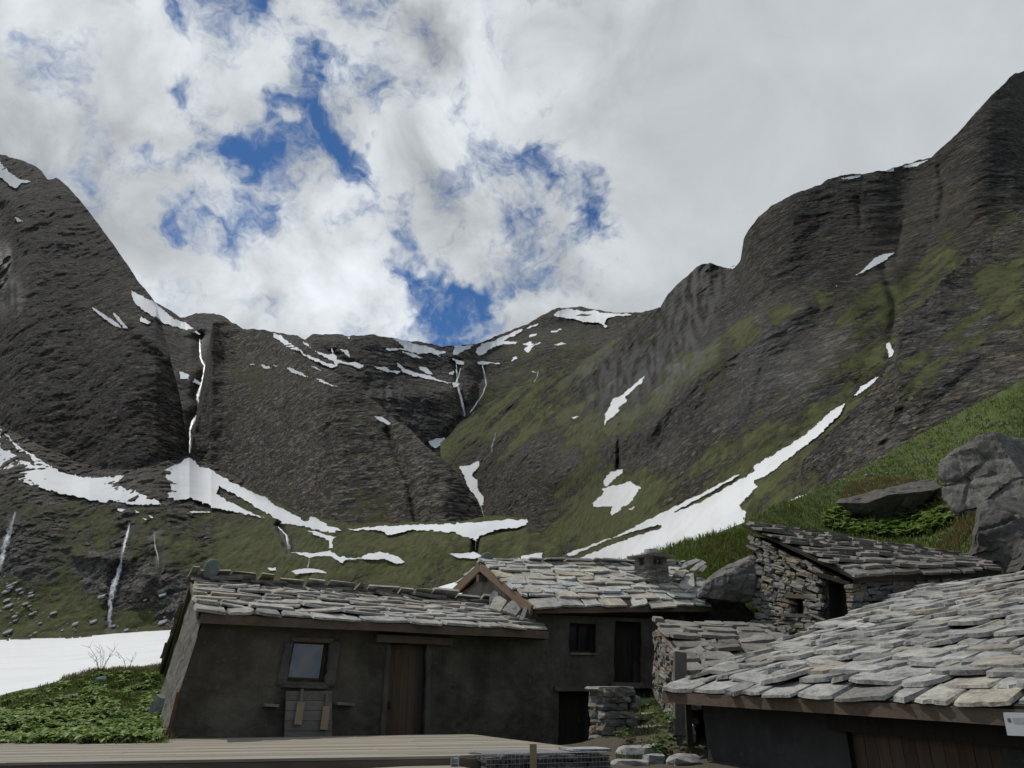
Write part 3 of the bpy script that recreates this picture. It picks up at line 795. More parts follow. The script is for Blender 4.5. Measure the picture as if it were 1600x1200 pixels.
    a2 = [(297, 714), (314, 729), (333, 735), (357, 751), (378, 760), (400, 772)] + z6([(380, 180), (400, 210), (480, 250), (570, 300), (600, 275), (650, 300), (690, 330), (760, 345), (880, 330), (950, 325), (1150, 320), (1300, 315), (1470, 300), (1600, 292), (1680, 295), (1660, 325), (1600, 340), (1560, 335), (1440, 375), (1425, 400), (1380, 385), (1310, 360), (1200, 350), (1100, 348), (1000, 370), (970, 368), (950, 348), (760, 346), (700, 358), (690, 360), (610, 345), (560, 330), (470, 318), (350, 285), (250, 265), (180, 250), (100, 235), (50, 210), (0, 190)]) + z5([(920, 470), (870, 460), (890, 400), (845, 320)])
    snow('bench', [a2], 'snow cone below the tall waterfall trailing into a long flat snow strip', holes=[z6([(135, 130), (190, 155), (250, 190), (350, 250), (450, 305), (440, 310), (350, 280), (230, 225), (120, 165)])], rag=4)
    snow('bench', [z6([(460, 455), (620, 460), (690, 445), (740, 480), (840, 485), (880, 465), (950, 455), (1030, 475), (1070, 510), (1020, 515), (960, 495), (870, 490), (770, 495), (755, 515), (700, 480), (640, 475), (590, 485), (520, 465)])], 'wavy white snow strip across the green bench behind the plaster hut roof')
    snow('bench', [z6([(570, 350), (600, 350), (660, 368), (720, 375), (700, 400), (705, 440), (680, 440), (680, 400), (650, 385), (600, 365)])], 'short snow chute linking two snow strips on the green bench')
    small = 'small snow remnant on the green bench above the plaster hut roof'
    for p in ([(495, 550), (560, 535), (650, 545), (680, 563), (600, 560), (520, 568)], [(370, 533), (420, 533), (428, 548), (390, 547)], [(1275, 460), (1340, 465), (1410, 455), (1455, 475), (1420, 490), (1330, 485)], [(0, 250), (90, 252), (92, 260), (0, 262)]):
        snow('bench', [z6(p)], small, group='snow remnants on the bench', rag=2)
    for p in ([(605, 512), (660, 518), (640, 532), (610, 528)], [(695, 518), (735, 535), (710, 542)], [(750, 531), (808, 560), (790, 567)], [(975, 527), (1095, 530), (1000, 542)], [(730, 560), (770, 570), (755, 580)]):
        snow('bench', [z5(p)], small, group='snow remnants on the bench', rag=1.5)
    snow('bench', [[(813, 869), (836, 864), (850, 862), (846, 876), (813, 877)]], 'small snow patch at the top of the gabled hut roof ridge', rag=2)
    ledge = 'narrow snow strip on a ledge of the middle rock buttress'
    for p in ([(440, 438), (460, 430), (480, 436), (465, 446)], [(508, 436), (560, 445), (580, 462), (545, 470), (515, 458)], [(580, 436), (610, 438), (628, 455), (600, 460)], [(655, 450), (690, 452), (760, 485), (830, 522), (780, 515), (700, 490)], [(848, 512), (890, 530), (950, 560), (1030, 582), (960, 575), (880, 548)], [(1085, 632), (1120, 650), (1100, 650)], [(1215, 762), (1260, 758), (1330, 808), (1310, 822), (1260, 795)], [(815, 438), (860, 452), (915, 485), (880, 478), (830, 455)]):
        snow('dome', [z4(p)], ledge, group='snow strips on the buttress ledges', rag=1.6)
    head = [
        [(425, 519), (440, 525), (452, 534), (466, 544), (477, 552), (492, 559), (512, 567), (527, 570), (520, 576), (505, 570), (485, 562), (465, 549), (450, 543), (442, 541), (441, 535), (427, 527)],
        [(469, 531), (480, 536), (490, 546), (505, 552), (515, 554), (521, 550), (526, 556), (526, 561), (542, 566), (557, 566), (571, 571), (562, 577), (547, 571), (530, 568), (526, 573), (521, 573), (520, 565), (505, 557), (487, 546), (475, 539)],
        [(530, 545), (545, 547), (546, 552), (550, 562), (542, 556), (532, 549)], [(584, 572), (602, 572), (612, 579), (629, 580), (620, 585), (605, 581), (587, 577)],
        [(599, 543), (633, 544), (608, 526), (628, 528), (645, 536), (664, 539), (679, 545), (699, 551), (687, 555), (689, 558), (672, 552), (653, 553), (626, 547), (607, 549)], [(626, 549), (645, 551), (662, 559), (656, 561), (637, 555)],
        [(616, 562), (630, 574), (645, 580), (664, 584), (687, 593), (706, 598), (702, 600), (679, 595), (656, 590), (637, 585), (628, 580)], [(651, 572), (668, 574), (677, 586), (670, 586), (660, 580)],
        [(709, 538), (725, 540), (741, 538), (737, 545), (725, 547), (714, 556), (708, 554)], [(706, 559), (729, 565), (725, 570), (712, 569)],
        [(743, 551), (752, 536), (771, 532), (798, 520), (819, 512), (817, 517), (802, 526), (787, 532), (810, 534), (806, 538), (787, 538), (771, 543), (756, 554), (748, 556)],
        [(743, 566), (754, 563), (766, 566), (781, 565), (783, 569), (764, 569), (748, 571)], [(814, 538), (829, 533), (846, 533), (844, 537), (831, 542), (829, 549), (823, 552), (817, 545), (825, 542)], [(821, 513), (842, 503), (840, 508), (825, 515)],
        z8([(900, 217), (940, 210), (937, 222), (905, 227)]), z8([(980, 205), (1040, 188), (1038, 198), (1005, 210)]), z8([(1005, 258), (1035, 244), (1052, 252), (1030, 268)]), z8([(570, 368), (595, 364), (602, 380), (580, 382)]), z8([(588, 410), (625, 414), (605, 434), (595, 425)]),
        z8([(1000, 135), (1030, 115), (1080, 108), (1120, 120), (1170, 116), (1200, 125), (1260, 128), (1320, 130), (1335, 138), (1280, 140), (1230, 148), (1215, 165), (1225, 185), (1215, 190), (1195, 170), (1150, 165), (1120, 165), (1060, 150), (1020, 145)]),
        z8([(825, 325), (845, 305), (862, 308), (845, 318), (830, 330)]), z4([(905, 312), (960, 335), (972, 372), (960, 372), (950, 345)]), z4([(372, 205), (400, 225), (436, 260), (415, 258)]), z4([(1045, 262), (1068, 262), (1060, 292)]), z8([(908, 365), (935, 363), (935, 370), (910, 371)]),
    ]
    hl = 'white snow streak on the far headwall below the blue gap in the clouds'
    for p in head: snow('head', [p], hl, group='snow streaks on the headwall', rag=2.6)
    snow('head', [[(667, 689), (679, 685), (697, 683), (695, 691), (681, 701), (672, 696)]], 'small oval snow patch at the foot of the headwall behind the buttress', rag=1.5)
    snow('head', [[(233, 463), (246, 476), (256, 484), (273, 498), (290, 503), (317, 524), (310, 523), (280, 513), (256, 506), (240, 494)], [(270, 497), (262, 508), (275, 512)]], 'snow streak beside the skyline just above the tall waterfall', rag=2)
    snow('head', [[(280, 580), (295, 583), (316, 598), (312, 602), (290, 593), (280, 592)]], 'snow patch in the gorge halfway up the tall waterfall', rag=1.6)
    for p, lb in (([(-40, 20), (0, 65), (30, 100), (60, 120), (105, 132), (70, 140), (50, 158), (0, 120), (-40, 100)], 'snow wedge near the left mountain summit at the photo edge'), ([(38, 240), (85, 260), (60, 264)], 'tiny snow fleck under the left summit snow wedge'), ([(298, 533), (330, 556), (370, 580), (397, 606), (375, 602), (330, 573), (300, 545)], 'upper diagonal snow streak on the left mountain ridge'), ([(362, 550), (380, 565), (418, 608), (400, 606), (372, 575)], 'shorter diagonal snow streak beside the other on the left ridge')):
        snow('left', [z7(p)], lb, rag=2)
    snow('left', [[(203, 452), (237, 469), (262, 490), (262, 508), (232, 491), (213, 476), (206, 469)], [(216, 492), (236, 503), (232, 508), (218, 502)]], 'bright snow tongue on the right edge of the left mountain crest', rag=3)
    snow('right', [[(717, 729), (733, 726), (750, 719), (748, 730), (737, 744), (748, 751), (747, 764), (755, 775), (757, 789), (751, 792), (747, 784), (728, 755), (724, 741)]], 'snow filling the lower gorge right of the rock buttress', rag=2)
    snow('right', [z3([(1090, 92), (1075, 130), (1020, 180), (980, 210), (995, 235), (950, 265), (940, 300), (880, 345), (870, 370), (858, 365), (865, 310), (890, 260), (905, 225), (960, 200), (1000, 165), (1050, 120)])], 'slanting leaf-shaped snow patch high on the grassy right slope', rag=2.4)
    snow('right', [z3([(970, 602), (965, 625), (930, 660), (880, 705), (850, 705), (870, 650), (910, 622)]), z3([(1000, 675), (1068, 715), (1030, 760), (1005, 800), (960, 830), (900, 870), (888, 850), (910, 820), (800, 822), (795, 800), (860, 740), (840, 720), (880, 705), (900, 700), (960, 690)]), z3([(1057, 812), (1000, 838), (985, 832), (1020, 818)])], 'ragged snow patch under the pale cliff crack on the right slope', rag=3)
    snow('right', [[(1323, 628), (1300, 640), (1258, 678), (1225, 700), (1172, 731), (1100, 768), (1040, 798), (960, 838), (880, 866), (840, 880), (820, 905), (900, 915), (960, 915), (1050, 880), (1160, 830), (1166, 800), (1155, 790), (1185, 760), (1178, 752), (1198, 743), (1255, 700), (1290, 670), (1315, 645)]], 'largest snow tongue, running down the gully behind the huts on the right',
         holes=[[(1052, 801), (1100, 775), (1150, 746), (1174, 731), (1180, 735), (1150, 752), (1100, 781)], [(850, 885), (900, 866), (960, 840), (1030, 820), (1032, 824), (960, 849), (880, 882)]], rag=2.6)
    snow('right', [[(1328, 623), (1345, 604), (1376, 585), (1362, 602), (1340, 617)]], 'thin snow sliver above the largest snow tongue', rag=1.6)
    snow('right', [[(1383, 537), (1391, 534), (1399, 553), (1389, 560)]], 'tiny snow plug in the rocky notch above the snow sliver', rag=1.4)
    snow('right', [[(1222, 788), (1245, 776), (1272, 768), (1270, 775), (1243, 783)], [(1283, 764), (1302, 758), (1298, 765)]], 'low snow strip along the crest of the near grass hill', rag=1.4)
    snow('spur', [[(1238, 780), (1245, 776), (1272, 768), (1270, 776), (1243, 786)], [(1280, 766), (1302, 757), (1298, 768)]], 'second low snow strip at the foot of the craggy spur', rag=1.4)
    snow('right', [z1([(1068, 836), (1030, 867), (960, 907), (883, 944), (920, 915), (980, 858), (1020, 842)])], 'narrow snow slash under the dark summit wall on the right', rag=1.6)
    snow('right', [z1([(850, 966), (793, 992), (800, 982)])], 'short snow dash below the narrow snow slash', rag=1.2)
    cr = 'snow cap along the right mountain skyline'
    for p in ([(828, 529), (935, 510), (910, 528), (850, 537)], [(1010, 492), (1060, 480), (1060, 503), (1020, 503)], [(1090, 478), (1150, 463), (1212, 448), (1150, 482), (1105, 487)], [(362, 903), (412, 890), (385, 912)]):
        snow('right', [z1(p)], cr, group='snow caps on the right skyline', rag=1.2)
    snow('right', [z8([(1068, 553), (1112, 546), (1090, 562)])], 'tiny snow fleck in the middle of the grassy right slope', rag=1)
    # ------------------------------------------------ waterfalls
    water('head', WF['main'], 'tall white waterfall dropping through the dark gorge beside the left mountain')
    water('head', WF['hl'], 'left stream of the twin waterfalls on the far headwall')
    water('head', WF['hl2'], 'short thin stream joining the left twin waterfall on the headwall')
    water('head', WF['hr'], 'right stream of the twin waterfalls on the far headwall')
    water('head', WF['low'], 'thin stream running into the oval snow patch below the headwall', scale=.9)
    water('head', WF['thin'], 'hair-thin stream high on the grassy shoulder right of the headwall')
    water('right', WF['r1'], 'short waterfall over a small rock step above the lower gorge snow')
    water('right', WF['foot'], 'trickle below the gorge snow at the corner of the buttress')
    water('bench', WF['b0'], 'broad waterfall on the green bench at the left photo edge', scale=1.1)
    water('bench', WF['b1'], 'long waterfall down the wet cliff left of the plaster hut roof', scale=1.15)
    water('bench', WF['b2'], 'faint narrow waterfall just right of the long bench waterfall', scale=.8)
    water('bench', WF['cas'], 'small cascade at the right end of the green slope above the snow strip')
    water('bench', WF['cas2'], 'tiny cascade between two snow strips on the bench', scale=.8)
    water('bench', WF['notch'], 'trickle falling from the notch in the flat snow strip', scale=.8)
build_terrain()

def build_opposite():
    """the slope on the other side of the valley, behind the photographer, that the window mirrors"""
    xs = np.linspace(-420, 420, 90); ys = np.linspace(0, 1, 40)
    Xg, V = np.meshgrid(xs, ys)
    top = 48 + 26 * np.sin(Xg / 130 + 1) + 18 * pnoise(Xg / 50, Xg * 0, Xg * 0)
    Yg = -60 - 260 * V - .0006 * Xg ** 2 * -1
    Z = -8 + top * V ** 1.1 + 6 * fbm(Xg / 40, Yg / 40, V * 0, 4)
    idx = np.arange(Xg.size).reshape(Xg.shape)
    f = np.stack([idx[:-1, :-1], idx[1:, :-1], idx[1:, 1:], idx[:-1, 1:]], -1).reshape(-1, 4)
    n = Xg.size
    o = mesh_obj('hill', np.stack([Xg, Yg, Z], -1).reshape(-1, 3), f, mat_terrain('hill_ground', 200), smooth=True, attrs={'grass': np.full(n, .7), 'pale': np.zeros(n), 'scree': np.zeros(n), 'wet': np.zeros(n), 'lush': np.full(n, .4), 'tone': np.ones(n)})
    tag(o, 'grassy hill on the opposite valley side, mirrored in the hut window', 'hill', kind='structure')
    me_v = [(-3000, -3000, -14), (3000, -3000, -14), (3000, 6000, -14), (-3000, 6000, -14)]
    g = mesh_obj('ground', me_v, [(0, 1, 2, 3)], M['earth'])
    tag(g, 'wide ground sheet under the whole valley', 'ground', kind='structure')
M['earth'] = mat_plain('earth', (.09, .078, .058), .95, .35, .5)
build_opposite()
# ------------------------------------------------------------------ materials of the near things
SLAB_GREY = [(0.0, (.21, .20, .18)), (.22, (.37, .362, .335)), (.45, (.28, .262, .225)), (.62, (.46, .45, .415)), (.8, (.35, .295, .21)), (1.0, (.31, .305, .29))]
M['slab_main'] = mat_stone('roof_slabs', SLAB_GREY, .5)
M['slab_mid'] = mat_stone('roof_slabs_pale', [(0, (.37, .362, .34)), (.25, (.43, .44, .43)), (.5, (.42, .37, .28)), (.72, (.48, .475, .44)), (1, (.30, .285, .25))], .4)
M['slab_right'] = mat_stone('roof_slabs_thick', [(0, (.20, .195, .18)), (.25, (.34, .34, .322)), (.5, (.38, .372, .34)), (.7, (.25, .25, .24)), (.9, (.33, .29, .225)), (1, (.43, .425, .40))], .6)
M['slab_hut'] = mat_stone('roof_slabs_brown', [(0, (.12, .108, .092)), (.3, (.19, .172, .147)), (.6, (.24, .222, .195)), (.85, (.16, .15, .137)), (1, (.28, .262, .232))], .35)
M['drystone'] = mat_stone('dry_stone', [(0, (.14, .135, .122)), (.3, (.22, .214, .196)), (.55, (.18, .16, .128)), (.75, (.28, .272, .25)), (.9, (.25, .185, .12)), (1, (.16, .152, .137))], .4)
M['gap'] = mat_plain('wall_core', (.035, .032, .028), .95, .4, 12)
M['plaster'] = mat_plaster('rough_plaster', (.052, .045, .033), (.130, .115, .088), 1.0, (.032, .028, .021))
M['plaster_gable'] = mat_plaster('pale_sunlit_plaster', (.15, .138, .118), (.23, .212, .182), 1.2, (.09, .082, .068))  # paler plaster: painted sunlight on the long hut gable, own tone on the grey hut
M['plaster_mid'] = mat_plaster('grey_plaster', (.075, .066, .05), (.145, .13, .104), 1.2, (.042, .037, .029))
M['plaster_right'] = mat_plaster('cement_plaster', (.045, .044, .041), (.075, .073, .069), .8, (.02, .02, .019))
M['beam'] = mat_wood('weathered_beam', (.085, .058, .038), (.15, .105, .07), 'X', 1.0)
M['board'] = mat_wood('barge_board', (.15, .095, .055), (.24, .165, .105), 'X', 1.0)
M['door'] = mat_wood('plank_door', (.062, .041, .027), (.125, .082, .050), 'Z', 1.0, (.085, .072, .058), .7)
M['frame'] = mat_wood('window_frame_wood', (.045, .028, .018), (.085, .055, .035), 'X', 1.0, (.06, .05, .04))
M['grey_wood'] = mat_wood('grey_wood', (.12, .105, .09), (.20, .18, .155), 'X', 1.2)
M['post'] = mat_wood('grey_post', (.085, .072, .062), (.15, .13, .115), 'Z', 1.4, (.12, .11, .1))
M['new_wood'] = mat_wood('fresh_wood', (.27, .19, .12), (.37, .27, .175), 'Z', 1.2, (.3, .25, .19), .3)
M['deck'] = mat_wood('deck_boards', (.225, .198, .157), (.285, .255, .205), 'X', .8, (.25, .232, .195), .6)
M['fascia'] = mat_wood('deck_fascia', (.11, .08, .055), (.17, .125, .09), 'X', .8)
M['dark_wood'] = mat_wood('dark_wood', (.022, .017, .013), (.045, .035, .026), 'Z', 1.0, (.03, .028, .025), .4)
M['rust'] = mat_plain('rusty_iron', (.10, .048, .026), .85, .4, 20)
M['steel'] = mat_plain('galvanised_steel', (.38, .39, .40), .45, .15, 20, .8)
M['boulder'] = mat_stone('boulder_rock', [(0, (.19, .185, .17)), (.5, (.21, .202, .187)), (1, (.18, .173, .16))], .75, .55, .08)
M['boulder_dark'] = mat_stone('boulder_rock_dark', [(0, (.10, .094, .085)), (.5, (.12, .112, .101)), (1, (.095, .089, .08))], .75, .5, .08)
M['pale_stone'] = mat_stone('pale_stone', [(0, (.33, .34, .335)), (1, (.30, .325, .32))], .25, 1.2, .01)
M['green_stone'] = mat_stone('green_stone', [(0, (.16, .19, .17)), (1, (.17, .20, .18))], .25, 1.0, .02)
M['leaf'] = mat_leaf('dock_leaf', (.065, .13, .02), (.25, .33, .10), .3)
M['leaf_dark'] = mat_leaf('dock_leaf_dark', (.04, .09, .016), (.10, .17, .035), .3)
M['blade'] = mat_leaf('grass_blade', (.058, .098, .015), (.15, .175, .042), .25)
M['straw'] = mat_leaf('dry_grass', (.14, .105, .045), (.20, .16, .075), .25)
M['twig'] = mat_plain('twig_bark', (.10, .08, .065), .9)
M['flower'] = mat_plain('white_petals', (.7, .7, .66), .7)
M['paper'] = mat_plain('sign_paper', (.50, .51, .52), .6, .06, 3)
M['ink'] = mat_plain('sign_print', (.10, .10, .11), .7)
M['ink_grey'] = mat_plain('sign_print_grey', (.27, .28, .29), .7)

def mat_glass():
    m, k, b = new_mat('window_glass')
    k.put(b.inputs['Base Color'], (.012, .014, .016)); k.put(b.inputs['Roughness'], .04)
    k.put(b.inputs['Specular IOR Level'], .5); k.put(b.inputs['IOR'], 1.75)
    pos = k.n('ShaderNodeTexCoord').outputs['Object']
    bump(k, b, k.noise(pos, 2.0, 2, .5), .05, .02)
    return m
M['glass'] = mat_glass()

def mat_turf(name, lo, hi, dirt, wet=.3):
    m, k, b = new_mat(name)
    pos = k.n('ShaderNodeNewGeometry').outputs['Position']
    n = k.noise(pos, 3, 8, .7); n2 = k.noise(pos, .7, 6, .6)
    col = k.mix(k.rng(n, .35, .65), lo, hi)
    d = k.math('ADD', k.attr('dirt'), k.math('MULTIPLY_ADD', n2, .8, -.4))
    dc = k.mix(k.noise(pos, 9, 7, .7), tuple(c * .6 for c in dirt), tuple(c * 1.35 for c in dirt))
    col = k.mix(k.rng(d, .4, .6, 0, 1, True), col, dc)
    k.put(b.inputs['Base Color'], col); k.put(b.inputs['Roughness'], .95)
    bump(k, b, k.math('ADD', n, k.math('MULTIPLY', k.noise(pos, 22, 5, .7), .4)), .9, .08)
    return m
M['turf'] = mat_turf('near_turf', (.042, .066, .015), (.09, .115, .03), (.10, .085, .062))

# ------------------------------------------------------------------ ground round the huts
CREST = [P(-140, 1125, 16), P(0, 1093, 17), P(60, 1077, 17.6), P(110, 1060, 18.2), P(150, 1049, 19), P(200, 1047, 19.6), P(262, 1040, 20.5)]
GC = [tuple(c) for c in CREST] + [(c.x - .6, c.y + 3.5, c.z - 1.5) for c in CREST] + [(c.x - 1, c.y + 9, c.z - 3) for c in CREST]
for a in ((0, 1168, 12), (120, 1155, 12.3), (236, 1140, 13.4), (100, 1122, 14.6), (30, 1128, 14.6), (200, 1105, 15.5), (240, 1080, 17), (160, 1085, 16.6),
          (1000, 1192, 12.2), (960, 1185, 12.4), (1060, 1196, 11.4), (895, 1176, 15.5), (985, 1082, 16.4), (1040, 1100, 15.6), (1040, 1140, 13.8), (1000, 1150, 13.8), (1190, 1015, 17), (1330, 1000, 15.4), (1120, 985, 17.5), (1150, 980, 18.2), (1100, 1010, 16.5)):
    GC.append(tuple(P(*a)))
GC += [(1.2, 17, -.5), (2.2, 17.6, -.2), (.9, 16.3, -.2), (1.6, 16.6, -.3), (-6, 8, .15), (-2, 8, .05), (2, 8.5, -.05), (0, 0, 0), (0, -8, -.2), (-12, 3, .1), (10, 0, -.2), (-14, 9, .5), (4.2, 8, -.5), (5.5, 10, .3), (7.5, 11, .9), (9.5, 13, 2), (-3, 15, .5), (-1, 18, 1.2), (1.5, 20, 1.6), (6, 22.5, 2.6), (10, 20, 2.8), (16, 16, 3.5), (20, 8, 3), (3, 25, 1.6), (-3, 24, .3), (-20, -6, 0), (20, -6, 0), (-7.5, 17.2, .75), (-5.4, 19, .7)]
GC = np.array(GC)
def ground_z(x, y):
    x = np.asarray(x, float); y = np.asarray(y, float)
    num = 0; den = 0
    for (a, b, c) in GC:
        w = 1.0 / ((x - a) ** 2 + (y - b) ** 2 + .12) ** 1.7
        num = num + w * c; den = den + w
    return num / den + .035 * fbm(x * 1.1, y * 1.1, x * 0 + 4, 4)

def build_ground():
    xs = np.arange(-30, 24.01, .16); ys = np.arange(-9, 26.01, .16)
    X, Y = np.meshgrid(xs, ys)
    Z = ground_z(X, Y)
    idx = np.arange(X.size).reshape(X.shape)
    f = np.stack([idx[:-1, :-1], idx[:-1, 1:], idx[1:, 1:], idx[1:, :-1]], -1).reshape(-1, 4)
    # bare earth: a trodden path on the bank, the crest lip, the gully between the huts
    V = np.stack([X, Y, Z], -1)
    pxx, pyy = proj(V.reshape(-1, 3)); pxx = pxx.reshape(X.shape); pyy = pyy.reshape(X.shape)
    path = [tuple(P(-60, 1116, 15.0)[:2]), tuple(P(60, 1104, 15.5)[:2]), tuple(P(130, 1084, 16.6)[:2])]
    d = np.exp(-(segdist(X, Y, path) / .33) ** 2)
    d = np.maximum(d, .8 * np.exp(-(segdist(X, Y, [tuple(c[:2]) for c in CREST]) / .5) ** 2))
    d = np.maximum(d, sstep(X, .4, 1.2) * (1 - sstep(Y, 13.5, 17)) * .75)
    d = np.maximum(d, (1 - sstep(Y, 9.5, 11.2)) * .8)
    o = mesh_obj('ground', V.reshape(-1, 3), f, M['turf'], smooth=True, attrs={'dirt': d})
    tag(o, 'grassy ground and trodden earth round the huts', 'ground', kind='structure')
build_ground()

# ------------------------------------------------------------------ builders
def bil(q, u, v):
    a, b, c, d = q      # eaveL, eaveR, topL, topR
    return (a * (1 - u) + b * u) * (1 - v) + (c * (1 - u) + d * u) * v

def roof(parent, q, n, wr, th, mat, rag=.05, deck_mat=None, over=1.9, name='roof', ridge=True, under=.03, skew=0.0, jag=.04, crown=True):
    """stone slab roof: courses of irregular overlapping slabs on a bilinear patch"""
    q = [Vector(x) for x in q]
    H = ((q[2] - q[0]).length + (q[3] - q[1]).length) / 2
    ex = H / n
    mb = MB()
    rows = list(range(n)) + ([n - .45] if ridge else [])
    for i in rows:
        v0 = i / n
        Wd = bil(q, 1, v0) - bil(q, 0, v0); W = Wd.length; a = Wd.normalized()
        up = (bil(q, .5, 1) - bil(q, .5, 0)).normalized()
        nrm = a.cross(up).normalized()
        if nrm.z < 0: nrm = -nrm
        x = -random.uniform(0, .35)
        while x < W:
            w = random.uniform(*wr) * (1 if random.random() > .15 else .6)
            t = random.uniform(*th)
            x0, x1 = max(x, -.06 + random.uniform(-jag, jag)), min(x + w - random.uniform(.0, .02), W + .05 + random.uniform(-jag, jag))
            x += w
            if x1 - x0 < .12: continue
            L = ex * over * random.uniform(.92, 1.1)
            if i > n - 2 and ridge: L = ex * 1.25
            dr = random.gauss(0, rag) - (.07 if i == 0 else 0)
            tilt = random.uniform(-.022, .022)
            if crown and random.random() < .12: tilt *= 2.4
            c = random.uniform(.005, .08)
            sk = skew * random.uniform(.5, 1.2)
            pts = []
            nb = random.choice((3, 4, 5))
            pts.append((x0 + random.uniform(0, c), dr + random.uniform(0, c) * 1.3))
            for j in range(1, nb):
                pts.append((x0 + (x1 - x0) * (j / nb + random.uniform(-.08, .08)), dr + random.uniform(-.035, .02)))
            pts.append((x1 - random.uniform(0, c), dr + random.uniform(0, c) * 1.3))
            pts.append((x1 + random.uniform(-.02, .01), dr + L * .35))
            pts.append((x1 - random.uniform(0, c), dr + L))
            pts.append((x0 + random.uniform(0, c), dr + L))
            pts.append((x0 + random.uniform(-.01, .02), dr + L * .35))
            m = len(pts)
            lo, hi = [], []
            cx = sum(p[0] for p in pts) / m; cy = sum(p[1] for p in pts) / m
            base = random.uniform(.0, .02)
            for (s, r) in pts:
                p = bil(q, s / W, v0) + up * r + a * (sk * r)
                h = under + base + (t * 1.25 if i else .0) * (1 - min(max(r / (ex * over), 0), 1.15)) + tilt * (s - cx) / max(w, .2) * 2
                lo.append(p + nrm * h)
                k = 1 - random.uniform(.012, .03) / max(.15, .5 * (x1 - x0))
                p2 = bil(q, (cx + (s - cx) * k) / W, v0) + up * (cy + (r - cy) * k) + a * (sk * r)
                hi.append(p2 + nrm * (h + t + random.uniform(-.006, .006)))
            vs = lo + hi
            fs = [tuple(range(m))[::-1], tuple(range(m, 2 * m))] + [(j, (j + 1) % m, m + (j + 1) % m, m + j) for j in range(m)]
            mb.add(vs, fs)
    r = mb.build(name, mat, parent)
    # boards that carry the slabs
    d = MB()
    nrm = (q[1] - q[0]).cross(q[2] - q[0]).normalized()
    if nrm.z < 0: nrm = -nrm
    d.box8([p - nrm * .05 for p in (q[0], q[1], q[3], q[2])] + [p + nrm * .015 for p in (q[0], q[1], q[3], q[2])])
    d.build('roof_boards', deck_mat or M['dark_wood'], r)
    return r

def locate(fn, px, py):
    u0, u1, v0, v1 = -.02, 1.02, -.02, 1.02
    for _ in range(4):
        us, vs = np.meshgrid(np.linspace(u0, u1, 41), np.linspace(v0, v1, 41))
        pts = fn(us, vs)
        x, y = proj(pts)
        i = np.argmin((x - px) ** 2 + (y - py) ** 2)
        cu, cv = us.ravel()[i], vs.ravel()[i]
        du, dv = (u1 - u0) / 20, (v1 - v0) / 20
        u0, u1, v0, v1 = cu - du, cu + du, cv - dv, cv + dv
    return cu, cv

def wall_fn(bl, br, tops):
    bl, br = np.array(bl), np.array(br)
    tu = np.array([t[0] for t in tops]); tp = np.array([tuple(t[1]) for t in tops])
    def fn(u, v):
        u = np.asarray(u, float); v = np.asarray(v, float)
        B = bl + (br - bl) * u[..., None]
        T = np.stack([np.interp(u, tu, tp[:, i]) for i in range(3)], -1)
        return B + (T - B) * v[..., None]
    return fn

